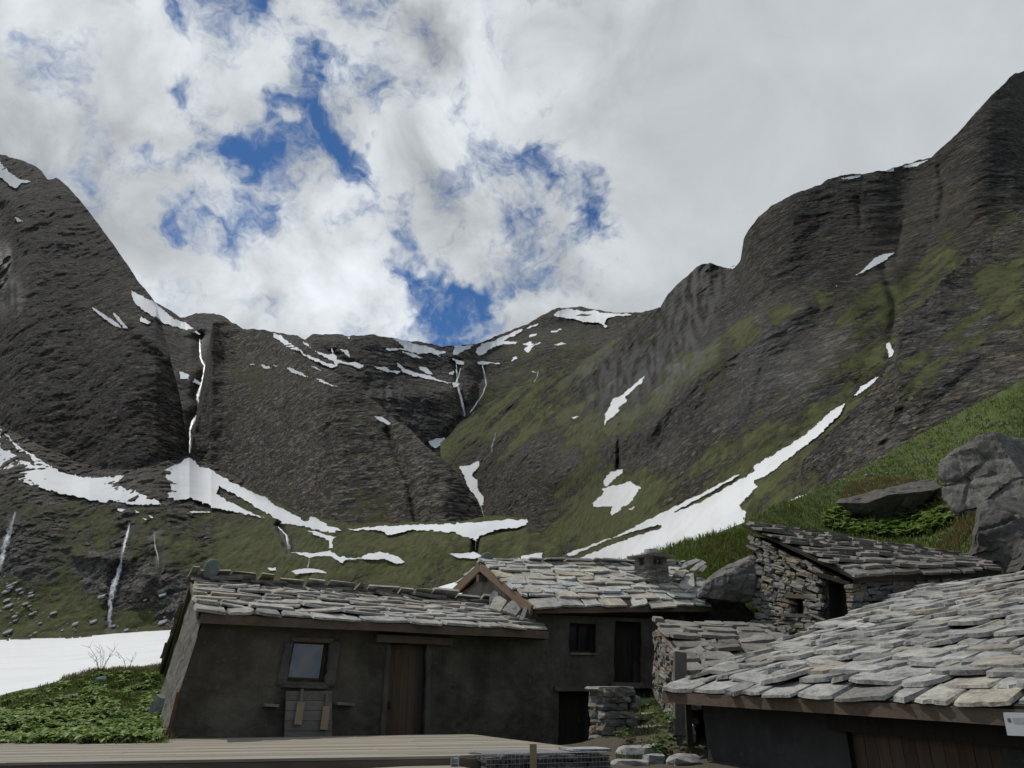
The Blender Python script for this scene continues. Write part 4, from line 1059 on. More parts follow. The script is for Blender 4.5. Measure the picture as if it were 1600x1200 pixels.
def wall(name, parent, bl, br, tops, mat, openings=(), amp=.03, res=.05, depth=.28, pale=0.0, inward=None):
    """plastered rubble wall with real openings; openings are picture rectangles on the wall (x0,y0,x1,y1)"""
    fn = wall_fn(bl, br, tops)
    W = (Vector(br) - Vector(bl)).length; H = max((Vector(t[1]) - Vector(bl).lerp(Vector(br), t[0])).length for t in tops)
    us = set(np.round(np.linspace(0, 1, max(2, int(W / res))), 5)); vs = set(np.round(np.linspace(0, 1, max(2, int(H / res))), 5))
    rects = []
    for (x0, y0, x1, y1) in openings:
        ua, va = locate(fn, x0, y1); ub, vb = locate(fn, x1, y0)
        ua, ub, va, vb = round(ua, 5), round(ub, 5), round(va, 5), round(vb, 5)
        va = max(va, 0.0)
        rects.append((ua, ub, va, vb))
        for q in (ua, ub): us = {u for u in us if abs(u - q) > .25 * res / W} | {q}
        for q in (va, vb): vs = {v for v in vs if abs(v - q) > .25 * res / H} | {q}
    us = np.array(sorted(us)); vs = np.array(sorted(vs))
    U, Vv = np.meshgrid(us, vs)
    Pt = fn(U, Vv)
    n = np.cross(np.array(br) - np.array(bl), np.array(tops[0][1]) - np.array(bl)); n /= np.linalg.norm(n)
    if inward is None:
        cc = Pt.reshape(-1, 3).mean(0) - np.array([0, 0, EYE])
        if n @ cc > 0: n = -n
    d = amp * (fbm(Pt[..., 0] * 1.3, Pt[..., 1] * 1.3, Pt[..., 2] * 1.5, 5, .6) + .5 * fbm(Pt[..., 0] * 6, Pt[..., 1] * 6, Pt[..., 2] * 7, 3, .6))
    Pt = Pt + n * d[..., None]
    idx = np.arange(U.size).reshape(U.shape)
    keep = np.ones((len(vs) - 1, len(us) - 1), bool)
    uc = (us[:-1] + us[1:]) / 2; vc = (vs[:-1] + vs[1:]) / 2
    for (a, b, c, e) in rects:
        keep &= ~(((uc > a) & (uc < b))[None] & ((vc > c) & (vc < e))[:, None])
    f = np.stack([idx[:-1, :-1], idx[:-1, 1:], idx[1:, 1:], idx[1:, :-1]], -1)[keep]
    V = [Pt.reshape(-1, 3)]; nv = U.size; F_ = [f]
    pl = np.zeros(U.shape)
    for (a, b, c, e) in rects:
        ia = [int(np.argmin(abs(us - q))) for q in (a, b)]; ja = [int(np.argmin(abs(vs - q))) for q in (c, e)]
        ring = [idx[ja[0], i] for i in range(ia[0], ia[1] + 1)] + [idx[j, ia[1]] for j in range(ja[0] + 1, ja[1] + 1)] + [idx[ja[1], i] for i in range(ia[1] - 1, ia[0] - 1, -1)] + [idx[j, ia[0]] for j in range(ja[1] - 1, ja[0] - 1, -1)]
        ring = np.array(ring)
        inn = Pt.reshape(-1, 3)[ring] - n * depth
        k = len(ring)
        V.append(inn)
        F_.append(np.array([(ring[i], nv + i, nv + (i + 1) % k, ring[(i + 1) % k]) for i in range(k)]))
        nv += k
    # the wall's thickness seen at its rim
    o = mesh_obj(name, np.concatenate(V), np.concatenate(F_), mat, parent, smooth=True)
    return o, fn, n, rects

def rect_pts(fn, r, n, inset, pad=0.0):
    a, b, c, e = r
    return [Vector(fn(np.array(u), np.array(v))) - Vector(n) * inset for u, v in ((a, c), (b, c), (b, e), (a, e))]

def plank_panel(name, parent, quad, n, mat, count, vertical=True, th=.035, gap=.006, jit=.004):
    """boards side by side filling quad (bl, br, tr, tl)"""
    bl, br, tr, tl = [Vector(x) for x in quad]
    n = Vector(n); mb = MB()
    for i in range(count):
        t0, t1 = i / count, (i + 1) / count
        if vertical:
            w = (br - bl).length; g = gap / w / 2
            a, b, c, d = bl.lerp(br, t0 + g), bl.lerp(br, t1 - g), tl.lerp(tr, t1 - g), tl.lerp(tr, t0 + g)
        else:
            w = (tl - bl).length; g = gap / w / 2
            a, b, c, d = bl.lerp(tl, t0 + g), br.lerp(tr, t0 + g), br.lerp(tr, t1 - g), bl.lerp(tl, t1 - g)
        o = n * random.uniform(-jit, jit)
        mb.box8([p + o - n * th for p in (a, b, c, d)] + [p + o for p in (a, b, c, d)])
    return mb.build(name, mat, parent)

def drystone(name, parent, fn, n, mat, openings=(), hr=(.06, .15), wr=(.14, .42), depth=.16, core=True, skipv=0.0):
    """courses of irregular stones over a wall surface fn(u, v)"""
    n = Vector(n).normalized(); mb = MB()
    rects = []
    for (x0, y0, x1, y1) in openings:
        ua, va = locate(fn, x0, y1); ub, vb = locate(fn, x1, y0)
        rects.append((ua, ub, va, vb))
    def pt(u, v): return Vector(fn(np.array(u), np.array(v)))
    W = (pt(1, 0) - pt(0, 0)).length
    Hs = [(pt(u, 1) - pt(u, 0)).length for u in np.linspace(0, 1, 9)]
    H = max(Hs)
    y = 0.0
    while y < H:
        h = random.uniform(*hr); x = -random.uniform(0, .2)
        while x < W:
            w = random.uniform(*wr) * random.choice((.6, 1, 1)); hh = h * random.uniform(.75, 1.15)
            u = (x + w / 2) / W; x += w
            if u < -.01 or u > 1.01: continue
            uc = min(max(u, 0), 1)
            Hu = np.interp(uc, np.linspace(0, 1, 9), Hs)
            yy = y + random.gauss(0, h * .18)
            v = (yy + h / 2) / Hu
            if v > 1.0: continue
            if any(a - .3 * w / W < u < b + .3 * w / W and c - .02 < v < e + .01 for (a, b, c, e) in rects): continue
            p = pt(uc, v)
            a = (pt(min(uc + .05, 1), v) - pt(max(uc - .05, 0), v)).normalized()
            up = n.cross(a).normalized()
            if up.z < 0: up = -up
            t = random.gauss(0, .09)
            a2 = a * math.cos(t) + up * math.sin(t); up2 = up * math.cos(t) - a * math.sin(t)
            mb.stone(p + n * random.uniform(-.035, .03), (a2, n, up2), (w * 1.06, depth * random.uniform(.8, 1.3), hh * 1.12), .17, .28)
        y += h
    o = mb.build(name, mat, parent)
    if core:
        us = np.linspace(0, 1, 25); vs = np.linspace(0, 1, 25)
        us = np.array(sorted(set(us) | {q for r in rects for q in r[:2]})); vs = np.array(sorted(set(vs) | {q for r in rects for q in r[2:]}))
        U, Vv = np.meshgrid(us, vs); Pt = fn(U, Vv) - np.array(n) * .05
        idx = np.arange(U.size).reshape(U.shape)
        keep = np.ones((len(vs) - 1, len(us) - 1), bool)
        uc = (us[:-1] + us[1:]) / 2; vc = (vs[:-1] + vs[1:]) / 2
        for (a, b, c, e) in rects: keep &= ~(((uc > a) & (uc < b))[None] & ((vc > c) & (vc < e))[:, None])
        f = np.stack([idx[:-1, :-1], idx[:-1, 1:], idx[1:, 1:], idx[1:, :-1]], -1)[keep]
        mesh_obj('wall_core', Pt.reshape(-1, 3), f, M['gap'], o)
        for (a, b, c, e) in rects:
            q = rect_pts(fn, (a, b, c, e), n, .05); q2 = rect_pts(fn, (a, b, c, e), n, .5)
            k = MB(); k.add(q + q2, [(0, 1, 5, 4), (1, 2, 6, 5), (2, 3, 7, 6), (3, 0, 4, 7)])
            k.build('reveal', M['gap'], o)
    return o, rects

def down(b, t, k):
    return Vector(b) + (Vector(b) - Vector(t)) * k

def closed_back(parent, pts_low, pts_high, mat):
    """plain rear walls that close a hut off behind"""
    mb = MB(); n = len(pts_low)
    for i in range(n - 1):
        mb.add([pts_low[i], pts_low[i + 1], pts_high[i + 1], pts_high[i]], [(0, 1, 2, 3)])
    return mb.build('rear_wall', mat, parent)

# ------------------------------------------------------------------ long plaster hut
def build_main():
    eL, eR = P(311, 958, 12.25), P(857, 986, 15.5)
    rL, rR = P(302, 908, 14.6), P(772, 948, 17.7)
    tl, tr = P(316, 972, 12.5), P(852, 1000, 15.85)
    bl0, br0 = P(258, 1150, 12.2), P(868, 1165, 16.0)
    bl, br = down(bl0, tl, .35), down(br0, tr, .35)
    h = empty('plaster_hut', (tl.lerp(tr, .5).x, tl.lerp(tr, .5).y, .4), 'long low plaster hut with slab roof, glazed window and brown plank door, behind the deck', 'hut')
    mat = M['plaster']
    w, fn, n, rects = wall('front_wall', h, bl, br, [(0, tl), (1, tr)], mat, [(447, 1001, 516, 1062), (600, 1008, 666, 1152)], amp=.035, res=.045, depth=.2)
    N = Vector(n)
    # window
    q = rect_pts(fn, rects[0], n, .13)
    wf = MB()
    c = sum(q, Vector()) / 4
    fr = .052
    for a, b in ((0, 1), (1, 2), (2, 3), (3, 0)):
        pa, pb = q[a].lerp(c, .04), q[b].lerp(c, .04)
        wf.beam(pa, pb, .06, fr * 1.6, (c - (pa + pb) / 2))
    win = wf.build('window', M['frame'], h)
    g = MB(); qq = [p.lerp(c, .10) - N * .005 for p in q]
    g.add([qq[0], qq[1], qq[2], qq[3]], [(0, 1, 2, 3)])
    g.build('pane', M['glass'], win)
    s = MB(); tq = rect_pts(fn, rects[0], n, .03)
    s.beam(tq[3] + (tq[3] - tq[2]).normalized() * .03, tq[2] + (tq[2] - tq[3]).normalized() * .06, .10, .075, (0, 0, 1), .004)
    s.build('lintel', M['beam'], win)
    # pale flaking render round the openings
    pm = mat_plaster('pale_render', (.075, .068, .056), (.125, .115, .097), 2.0, (.05, .045, .037))
    def band(ua, ub, va, vb, ragg, seed):
        us = np.linspace(ua, ub, 14); vs = np.linspace(va, vb, 22)
        U, V = np.meshgrid(us, vs)
        e = (np.minimum(np.minimum(U - ua, ub - U) / (ub - ua), np.minimum(V - va, vb - V) / (vb - va) * 1.5))
        U2 = U + (U - (ua + ub) / 2) * .35 * pnoise(V * 22 + seed, V * 0 + 1.3, U * 0) 
        p = fn(U2, V) + np.array(n) * (.052 + .012 * fbm(U * 60, V * 40, U * 0 + seed, 3))[..., None]
        p = p - np.array(n) * (.05 * (e < .02))[..., None]
        idx = np.arange(U.size).reshape(U.shape)
        f = np.stack([idx[:-1, :-1], idx[:-1, 1:], idx[1:, 1:], idx[1:, :-1]], -1).reshape(-1, 4)
        return p.reshape(-1, 3), f
    for k, (ua, ub, va, vb) in enumerate(((rects[0][0] - .022, rects[0][0] + .001, rects[0][2] - .05, rects[0][3] - .02), (rects[0][1] - .001, rects[0][1] + .028, rects[0][2] - .04, rects[0][3] - .0), (rects[0][0] - .015, rects[0][1] + .012, rects[0][2] - .055, rects[0][2] - .012),
                                         (rects[1][0] - .013, rects[1][0] + .001, .02, rects[1][3]), (rects[1][1] - .001, rects[1][1] + .014, .02, rects[1][3]))):
        p, f = band(ua, ub, va, vb, .3, k * 3.1)
        mesh_obj('render_edge', p, f, pm, w, smooth=True)
    # door
    q = rect_pts(fn, rects[1], n, .12)
    d = plank_panel('door', h, q, n, M['door'], 5, True, .04)
    hb = MB(); pc = Vector(fn(np.array(rects[1][0] * .85 + rects[1][1] * .15), np.array(.5))) - N * .09
    hb.stone(pc, (Vector((1, 0, 0)), Vector((0, 1, 0)), Vector((0, 0, 1))), (.05, .05, .12), .05, .4)
    hb.build('handle', M['rust'], d)
    lt = MB(); a = Vector(fn(np.array(rects[1][0] - .045), np.array(rects[1][3]))); b = Vector(fn(np.array(rects[1][1] + .075), np.array(rects[1][3])))
    lt.beam(a + Vector((0, 0, .075)) + N * .02, b + Vector((0, 0, .075)) + N * .02, .16, .13, (0, 0, 1), .006)
    lt.build('lintel', M['beam'], h)
    # left gable
    rb, rt = P(238, 1135, 16.3), P(261, 1052, 16.9)
    rb = down(rb, rt, 1.0)
    gw, gfn, gn, gr = wall('gable_wall', h, rb, bl, [(0, rt), (.47, P(301, 922, 14.75)), (1, tl)], M['plaster_gable'], [(273, 1002, 284, 1054)], amp=.03, res=.04, depth=.10)
    q = rect_pts(gfn, gr[0], gn, .05)
    k = MB(); k.add(q, [(0, 1, 2, 3)]); k.build('slit_window', M['dark_wood'], gw)
    # roof
    r = roof(h, (eL, eR, rL, rR), 10, (.38, .95), (.026, .05), M['slab_main'], .03, under=.01)
    rt2 = P(257, 1050, 17.0); back = rt2 - rL
    roof(h, (rR + back, rt2 + Vector((-.08, -.05, 0)), rR, rL + Vector((-.05, 0, 0))), 9, (.4, .9), (.045, .085), M['slab_main'], .04, name='rear_roof', ridge=False)
    # ridge stones
    rs = MB()
    for i in range(30):
        t = random.uniform(0.0, .97)
        p = rL.lerp(rR, t) + Vector((random.uniform(-.1, .1), random.uniform(-.15, .15), .05 + random.uniform(0, .05)))
        rs.stone(p, (Vector((.86, .5, random.uniform(-.1, .1))), Vector((-.5, .86, random.uniform(-.15, .15))), Vector((0, 0, 1))), (random.uniform(.3, .8), random.uniform(.25, .5), random.uniform(.05, .1)), .13, .1)
    rs.build('ridge_slabs', M['slab_hut'], r)
    eb = MB(); a = Vector((0, 0, -.075)); sd = (eR - eL).normalized()
    eb.beam(eL + a + sd * .03 + N * -.03, eR + a - sd * .02 + N * -.03, .13, .15, (0, 0, 1), .005)
    eb.build('eaves_beam', M['beam'], h)
    sf = MB(); sf.box8([eL + a * .5, eR + a * .5, tr + Vector((0, .1, .0)), tl + Vector((0, .1, .0)), eL, eR, tr + Vector((0, .1, .12)), tl + Vector((0, .1, .12))])
    sf.build('soffit', M['dark_wood'], h)
    rk = MB(); rk.beam(rL + Vector((-.02, -.02, -.05)), rt2 + Vector((.03, -.02, -.04)), .07, .13, (0, 0, 1), .01); rk.beam(rL + Vector((-.02, -.02, -.06)), eL + Vector((.0, .02, -.05)), .06, .10, (0, 0, 1), .004)
    rk.build('barge_board', M['beam'], h)
    rr = rR + back
    closed_back(h, [rb, Vector((rr.x, rr.y, 0)), br], [rt, rr, tr], mat)
    cb = MB(); cb.add([br, Vector((rR.x + 1.1, rR.y - .1, .5)), rR + Vector((.6, 0, 0)), tr], [(0, 1, 2, 3)]); cb.build('end_wall', mat, h)
    # stones that stick out of the wall
    for (x, y, l) in ((421, 1103, 22), (536, 1101, 28)):
        u, v = locate(fn, x, y)
        p = Vector(fn(np.array(u), np.array(v))); ax = (Vector(br) - Vector(bl)).normalized()
        k = MB(); k.stone(p + N * .06, (ax, N, Vector((0, 0, 1))), (l / 85., .2, .045), .08, .15)
        k.build('stone_ledge', M['drystone'], h)
    # board leaning below the window
    q4 = [locate(fn, x, y) for x, y in ((441, 1150), (515, 1150), (516, 1080), (445, 1080))]
    pts = [Vector(fn(np.array(u), np.array(v))) + N * (.12 if i < 2 else .085) for i, (u, v) in enumerate(q4)]
    pts[0] = down(pts[0], pts[3], .12); pts[1] = down(pts[1], pts[2], .12)
    sh = empty('shutter', tuple(pts[0].lerp(pts[1], .5)), 'grey board shutter with two pale battens, leaning under the glazed window', 'shutter')
    plank_panel('boards', sh, pts, n, M['grey_wood'], 5, False, .03)
    for x, y0, y1 in ((461, 1097, 1133), (501, 1104, 1141)):
        u, v0 = locate(fn, x, y1); _, v1 = locate(fn, x, y0)
        a = Vector(fn(np.array(u), np.array(v0))) + N * .145; b = Vector(fn(np.array(u), np.array(v1))) + N * .13
        k = MB(); k.beam(a, b, .125, .035, n, .003); k.build('batten', M['new_wood'], sh)
        k = MB(); k.beam(b + Vector((0, 0, -.02)), b + Vector((0, 0, .2)) - N * .02, .05, .02, n, .002); k.build('strap', M['grey_wood'], sh)
    # rusty bar and slabs leaning on the gable
    a, b = P(262, 1152, 12.02), P(279, 1082, 12.2)
    k = MB(); k.beam(a + (a - b) * .3, b, .035, .05, (1, 0, 0), .003); o = k.build('iron_bar', M['rust']); tag(o, 'rusty iron bar leaning upright against the left gable wall', 'bar')
    return dict(eL=eL, eR=eR, rL=rL, rR=rR, fn=fn, n=n)
MAIN = build_main()

def slab_thing(name, pts, nrm, th, mat, label, cat, group=None):
    pts = [Vector(p) for p in pts]; nrm = Vector(nrm).normalized(); m = len(pts)
    c = sum(pts, Vector()) / m
    mb = MB()
    lo = [p - nrm * th / 2 for p in pts]; hi = [c + (p - c) * random.uniform(.93, .97) + nrm * (th / 2 + random.uniform(-.006, .006)) for p in pts]
    mb.add(lo + hi, [tuple(range(m))[::-1], tuple(range(m, 2 * m))] + [(j, (j + 1) % m, m + (j + 1) % m, m + j) for j in range(m)])
    o = mb.build(name, mat)
    return tag(o, label, cat, group)

# ------------------------------------------------------------------ gabled hut in the middle
def build_mid():
    eL, eR = P(833, 948, 15.6), P(1112, 946, 18.3)
    mL = P(1005, 962, 17.3)
    rL, rR = P(753, 881, 17.9), P(1062, 884, 20.4)
    tl, tr = P(840, 960, 16.0), P(1045, 968, 17.9)
    bl0, br0 = P(838, 1180, 15.9), P(1040, 1180, 17.4)
    bl, br = down(bl0, tl, .1), down(br0, tr, .1)
    h = empty('gabled_hut', (bl.lerp(br, .5).x, bl.lerp(br, .5).y, .0), 'grey plaster hut with slab roof, stone chimney and brown gable boards beside the long hut', 'hut')
    mat = M['plaster_mid']
    w, fn, n, rects = wall('front_wall', h, bl, br, [(0, tl), (1, tr)], mat, [(889, 975, 931, 1019), (959, 972, 1002, 1066), (872, 1081, 925, 1178)], amp=.03, res=.05, depth=.26)
    N = Vector(n)
    q = rect_pts(fn, rects[0], n, .16); c = sum(q, Vector()) / 4
    f = MB()
    for a, b in ((0, 1), (1, 2), (2, 3), (3, 0)):
        pa, pb = q[a].lerp(c, .04), q[b].lerp(c, .04); f.beam(pa, pb, .05, .08, (c - (pa + pb) / 2))
    f.beam((q[0] + q[1]) / 2, (q[2] + q[3]) / 2, .04, .05, n)
    win = f.build('window', M['dark_wood'], h)
    g = MB(); g.add([p - N * .02 for p in q], [(0, 1, 2, 3)]); g.build('pane', mat_plain('dark_pane', (.012, .012, .012), .3, .1), win)
    sl_ = MB(); tq = rect_pts(fn, rects[0], n, -.01); sl_.beam(tq[0] + Vector((0, 0, -.03)), tq[1] + Vector((0, 0, -.03)), .12, .045, (0, 0, 1), .004); sl_.build('sill', M['drystone'], win)
    d1 = plank_panel('upper_door', h, rect_pts(fn, rects[1], n, .25), n, M['dark_wood'], 4)
    d2 = plank_panel('lower_door', h, rect_pts(fn, rects[2], n, .25), n, M['dark_wood'], 5)
    for r_, nm in ((rects[1], d1), (rects[2], d2)):
        k = MB(); pc = Vector(fn(np.array(r_[0] * .2 + r_[1] * .8), np.array((r_[2] + r_[3]) / 2))) - N * .23
        k.beam(pc, pc + Vector((0, 0, .12)), .025, .025, n); k.build('handle', M['rust'], nm)
    k = MB(); tq = rect_pts(fn, rects[1], n, -.08); k.beam(tq[0] + Vector((-.1, 0, -.06)), tq[1] + Vector((.25, .15, -.06)), .35, .11, (0, 0, 1), .01); k.build('door_step', M['drystone'], h)
    k = MB(); tq = rect_pts(fn, rects[2], n, .0); k.beam(tq[3] + Vector((-.12, -.06, .05)), tq[2] + Vector((.12, .06, .05)), .12, .09, (0, 0, 1), .006); k.build('lintel', M['beam'], h)
    # gable facing left
    gb = P(725, 1100, 18.9); gt = P(716, 932, 19.2)
    ga = P(754, 893, 17.95)
    gw, gfn, gn, gr = wall('gable_wall', h, Vector((gt.x, gt.y, .6)), bl, [(0, gt), (.56, ga + Vector((.05, .05, -.05))), (1, tl)], M['plaster_gable'], (), amp=.06, res=.05)
    st = MB()
    # roof
    r = roof(h, (eL, eR, rL, rR), 10, (.42, .95), (.028, .05), M['slab_mid'], .05, jag=.08, under=.01)
    bk = gt + Vector((-.12, -.1, .12)) - rL
    roof(h, (rR + bk, rL + bk, rR, rL), 8, (.4, .9), (.04, .07), M['slab_mid'], .04, name='rear_roof', ridge=False)
    gx = (rL - ga)
    bb = MB()
    for a, b in ((rL + Vector((-.03, -.02, -.07)), eL + Vector((-.03, -.02, -.07))), (rL + Vector((-.03, -.02, -.07)), rL + bk + Vector((-.02, -.02, -.07)))):
        k = MB(); k.beam(a, b, .06, .20, (0, 0, 1), .004); k.build('barge_board', M['board'], h)
    k = MB(); pu = rL + Vector((.25, .15, -.35)); k.beam(pu + Vector((-.35, -.2, 0)), pu + Vector((.6, .3, 0)), .14, .16); k.build('ridge_beam', M['beam'], h)
    eb = MB(); a = Vector((0, 0, -.07)); sd = (eR - eL).normalized()
    eb.beam(eL + a + sd * .05 - N * .05, eR + a - sd * .02 - N * .05, .12, .13, (0, 0, 1), .008); eb.build('eaves_beam', M['beam'], h)
    sf = MB(); sf.box8([eL + a * .6, eR + a * .6, tr + Vector((0, .1, -.02)), tl + Vector((0, .1, -.02)), eL, eR, tr + Vector((0, .1, .12)), tl + Vector((0, .1, .12))]); sf.build('soffit', M['dark_wood'], h)
    closed_back(h, [Vector((gt.x, gt.y, .6)), Vector((rR.x + bk.x, rR.y + bk.y, 1)), br], [gt, rR + bk, tr], M['plaster_mid'])
    k = MB(); k.add([br, Vector((eR.x + .3, eR.y + 1.2, .8)), rR + Vector((.1, 0, 0)), tr], [(0, 1, 2, 3)]); k.build('end_wall', M['plaster_mid'], h)
    # chimney
    cm = MB(); c0 = P(1020, 918, 18.9); W, D = .58, .55; ax = Vector((.86, .5, 0)); ay = Vector((-.5, .86, 0)); az = Vector((0, 0, 1))
    z = -.3; hh = .73
    while z < hh:
        dz = random.uniform(.05, .09)
        low = z > hh - .22
        for sx in (-1, 0, 1):
            for sy in (-1, 0, 1):
                if sx == 0 and sy == 0: continue
                if low and (sx == 0 or sy == 0): continue
                k = .72 if low else 1
                cm.stone(c0 + ax * (sx * W * .36 * (1.08 if low else 1)) + ay * (sy * D * .36) + az * (z + dz / 2), (ax, ay, az), (W * .40 * random.uniform(.85, 1.2) * k, D * .40 * random.uniform(.85, 1.2) * k, dz * 1.1), .14, .2)
        z += dz
    cm.box8([c0 + ax * sx * W * .36 + ay * sy * D * .36 + az * zz for zz in (-.35, hh - .22) for sx, sy in ((-1, -1), (1, -1), (1, 1), (-1, 1))])
    ch = cm.build('chimney', M['drystone'], r)
    k = MB(); k.stone(c0 + az * (hh + .035), (ax, ay, az), (.92, .85, .075), .10, .08); k.build('chimney_cap', M['slab_hut'], ch)
    s = MB(); s.stone(c0 + az * (hh + .15) + ax * .02, (ax, ay, az), (.34, .26, .20), .10, .6)
    o = s.build('stone', M['pale_stone']); tag(o, 'pale rounded stone weighing down the chimney cap slab', 'stone')
    return dict(eL=eL, eR=eR, rL=rL, rR=rR, ga=ga, tl=tl)
MID = build_mid()

def px_slab(name, poly, Y, tiltY, th, mat, label, cat, group=None):
    """a loose flat stone: outline points in the picture at distance Y, leaning back by tiltY metres per 100 px of height"""
    y0 = max(p[1] for p in poly)
    pts = [P(x, y, Y + (y0 - y) / 100. * tiltY) for x, y in poly]
    n = (pts[1] - pts[0]).cross(pts[2] - pts[0])
    if n.y > 0: n = -n
    return slab_thing(name, pts, n, th, mat, label, cat, group)
def build_loose():
    g = 'loose slabs leaning on the gable of the grey hut'
    px_slab('stone_slab', [(764, 950), (779, 952), (778, 926), (772, 922), (765, 930)], 16.55, .5, .05, M['slab_main'], 'tall narrow grey slab, first of the row leaning on the gable', 'slab', g)
    px_slab('stone_slab', [(764, 951), (782, 957), (793, 940), (781, 932), (772, 934)], 16.2, 1.5, .05, M['slab_mid'], 'pale bluish slab lying second in the row at the gable', 'slab', g)
    px_slab('stone_slab', [(784, 955), (806, 964), (818, 949), (800, 939), (793, 944)], 15.85, 1.5, .06, M['slab_right'], 'largest buff slab in the row at the gable of the grey hut', 'slab', g)
    px_slab('stone_slab', [(811, 969), (818, 970), (825, 951), (819, 949)], 15.5, 1.0, .05, M['slab_right'], 'narrow upright buff slab at the foot of the gable board', 'slab', g)
    g = 'loose slabs heaped at the right end of the grey hut roof'
    px_slab('stone_slab', [(1075, 930), (1082, 940), (1102, 944), (1106, 930), (1103, 919), (1082, 919)], 18.0, 3.5, .09, M['pale_stone'], 'whitest broad slab hanging over the right roof corner of the grey hut', 'slab', g)
    px_slab('stone_slab', [(1058, 920), (1072, 928), (1086, 917), (1084, 896), (1068, 900)], 18.4, 3.0, .07, M['slab_main'], 'rounded grey slab propped left of the whitest slab', 'slab', g)
    px_slab('stone_slab', [(1088, 916), (1104, 920), (1108, 912), (1098, 903), (1088, 904)], 18.7, 3.0, .06, M['slab_right'], 'small buff slab behind the whitest slab on the roof corner', 'slab', g)
    px_slab('stone_slab', [(1060, 890), (1068, 889), (1096, 876), (1088, 873), (1070, 879)], 19.3, 2.0, .05, M['slab_right'], 'long thin tan slab on top of the heap near the chimney', 'slab', g)
    px_slab('stone_slab', [(1076, 893), (1086, 893), (1104, 880), (1098, 876), (1088, 882)], 19.1, 2.0, .05, M['slab_main'], 'grey slab stacked edge up right of the tan slab', 'slab', g)
    px_slab('stone_slab', [(1050, 902), (1068, 903), (1073, 894), (1056, 893)], 18.9, 3.0, .06, M['slab_hut'], 'brown flat slab right beside the chimney foot', 'slab', g)
    px_slab('stone_slab', [(1090, 893), (1098, 895), (1106, 885), (1100, 883)], 19.0, 2.0, .05, M['slab_hut'], 'short dark slab at the right edge of the slab heap', 'slab', g)
    # upright stones on the ridges
    for (x, y, w_, h_, Y, lab, mt) in ((329, 899, .30, .40, 14.5, 'rounded grey-green stone standing upright on the long hut ridge', 'green_stone'), (760, 880, .34, .34, 18.0, 'dark rounded stone standing on the ridge above the brown gable', 'boulder')):
        p = P(x, y, Y); k = MB()
        k.stone(p + Vector((0, 0, h_ * .30)), (Vector((.95, .3, 0)), Vector((-.3, .95, 0)), Vector((.12, 0, 1))), (w_, .16, h_), .10, .55)
        o = k.build('stone', M[mt]); m = o.modifiers.new('round', 'SUBSURF'); m.levels = 2; m.render_levels = 2
        tag(o, lab, 'stone')
    for i, (x, y, w_, h_, t, lab) in enumerate(((246, 1112, .22, .55, .28, 'long pale slab leaning on the rear corner of the left gable'), (240, 1122, .35, .10, 0, 'flat brown stone lying under the leaning pale slab'), (236, 1131, .42, .10, 0, 'broad flat stone at the foot of the left gable corner'))):
        p = P(x, y, 14.5); k = MB(); k.stone(p, (Vector((1, 0, -t)).normalized(), Vector((0, 1, 0)), Vector((t * 1.3, 0, 1)).normalized()), (w_, .3, h_), .12, .2)
        tag(k.build('stone', M['pale_stone' if i == 0 else 'drystone']), lab, 'stone')
build_loose()

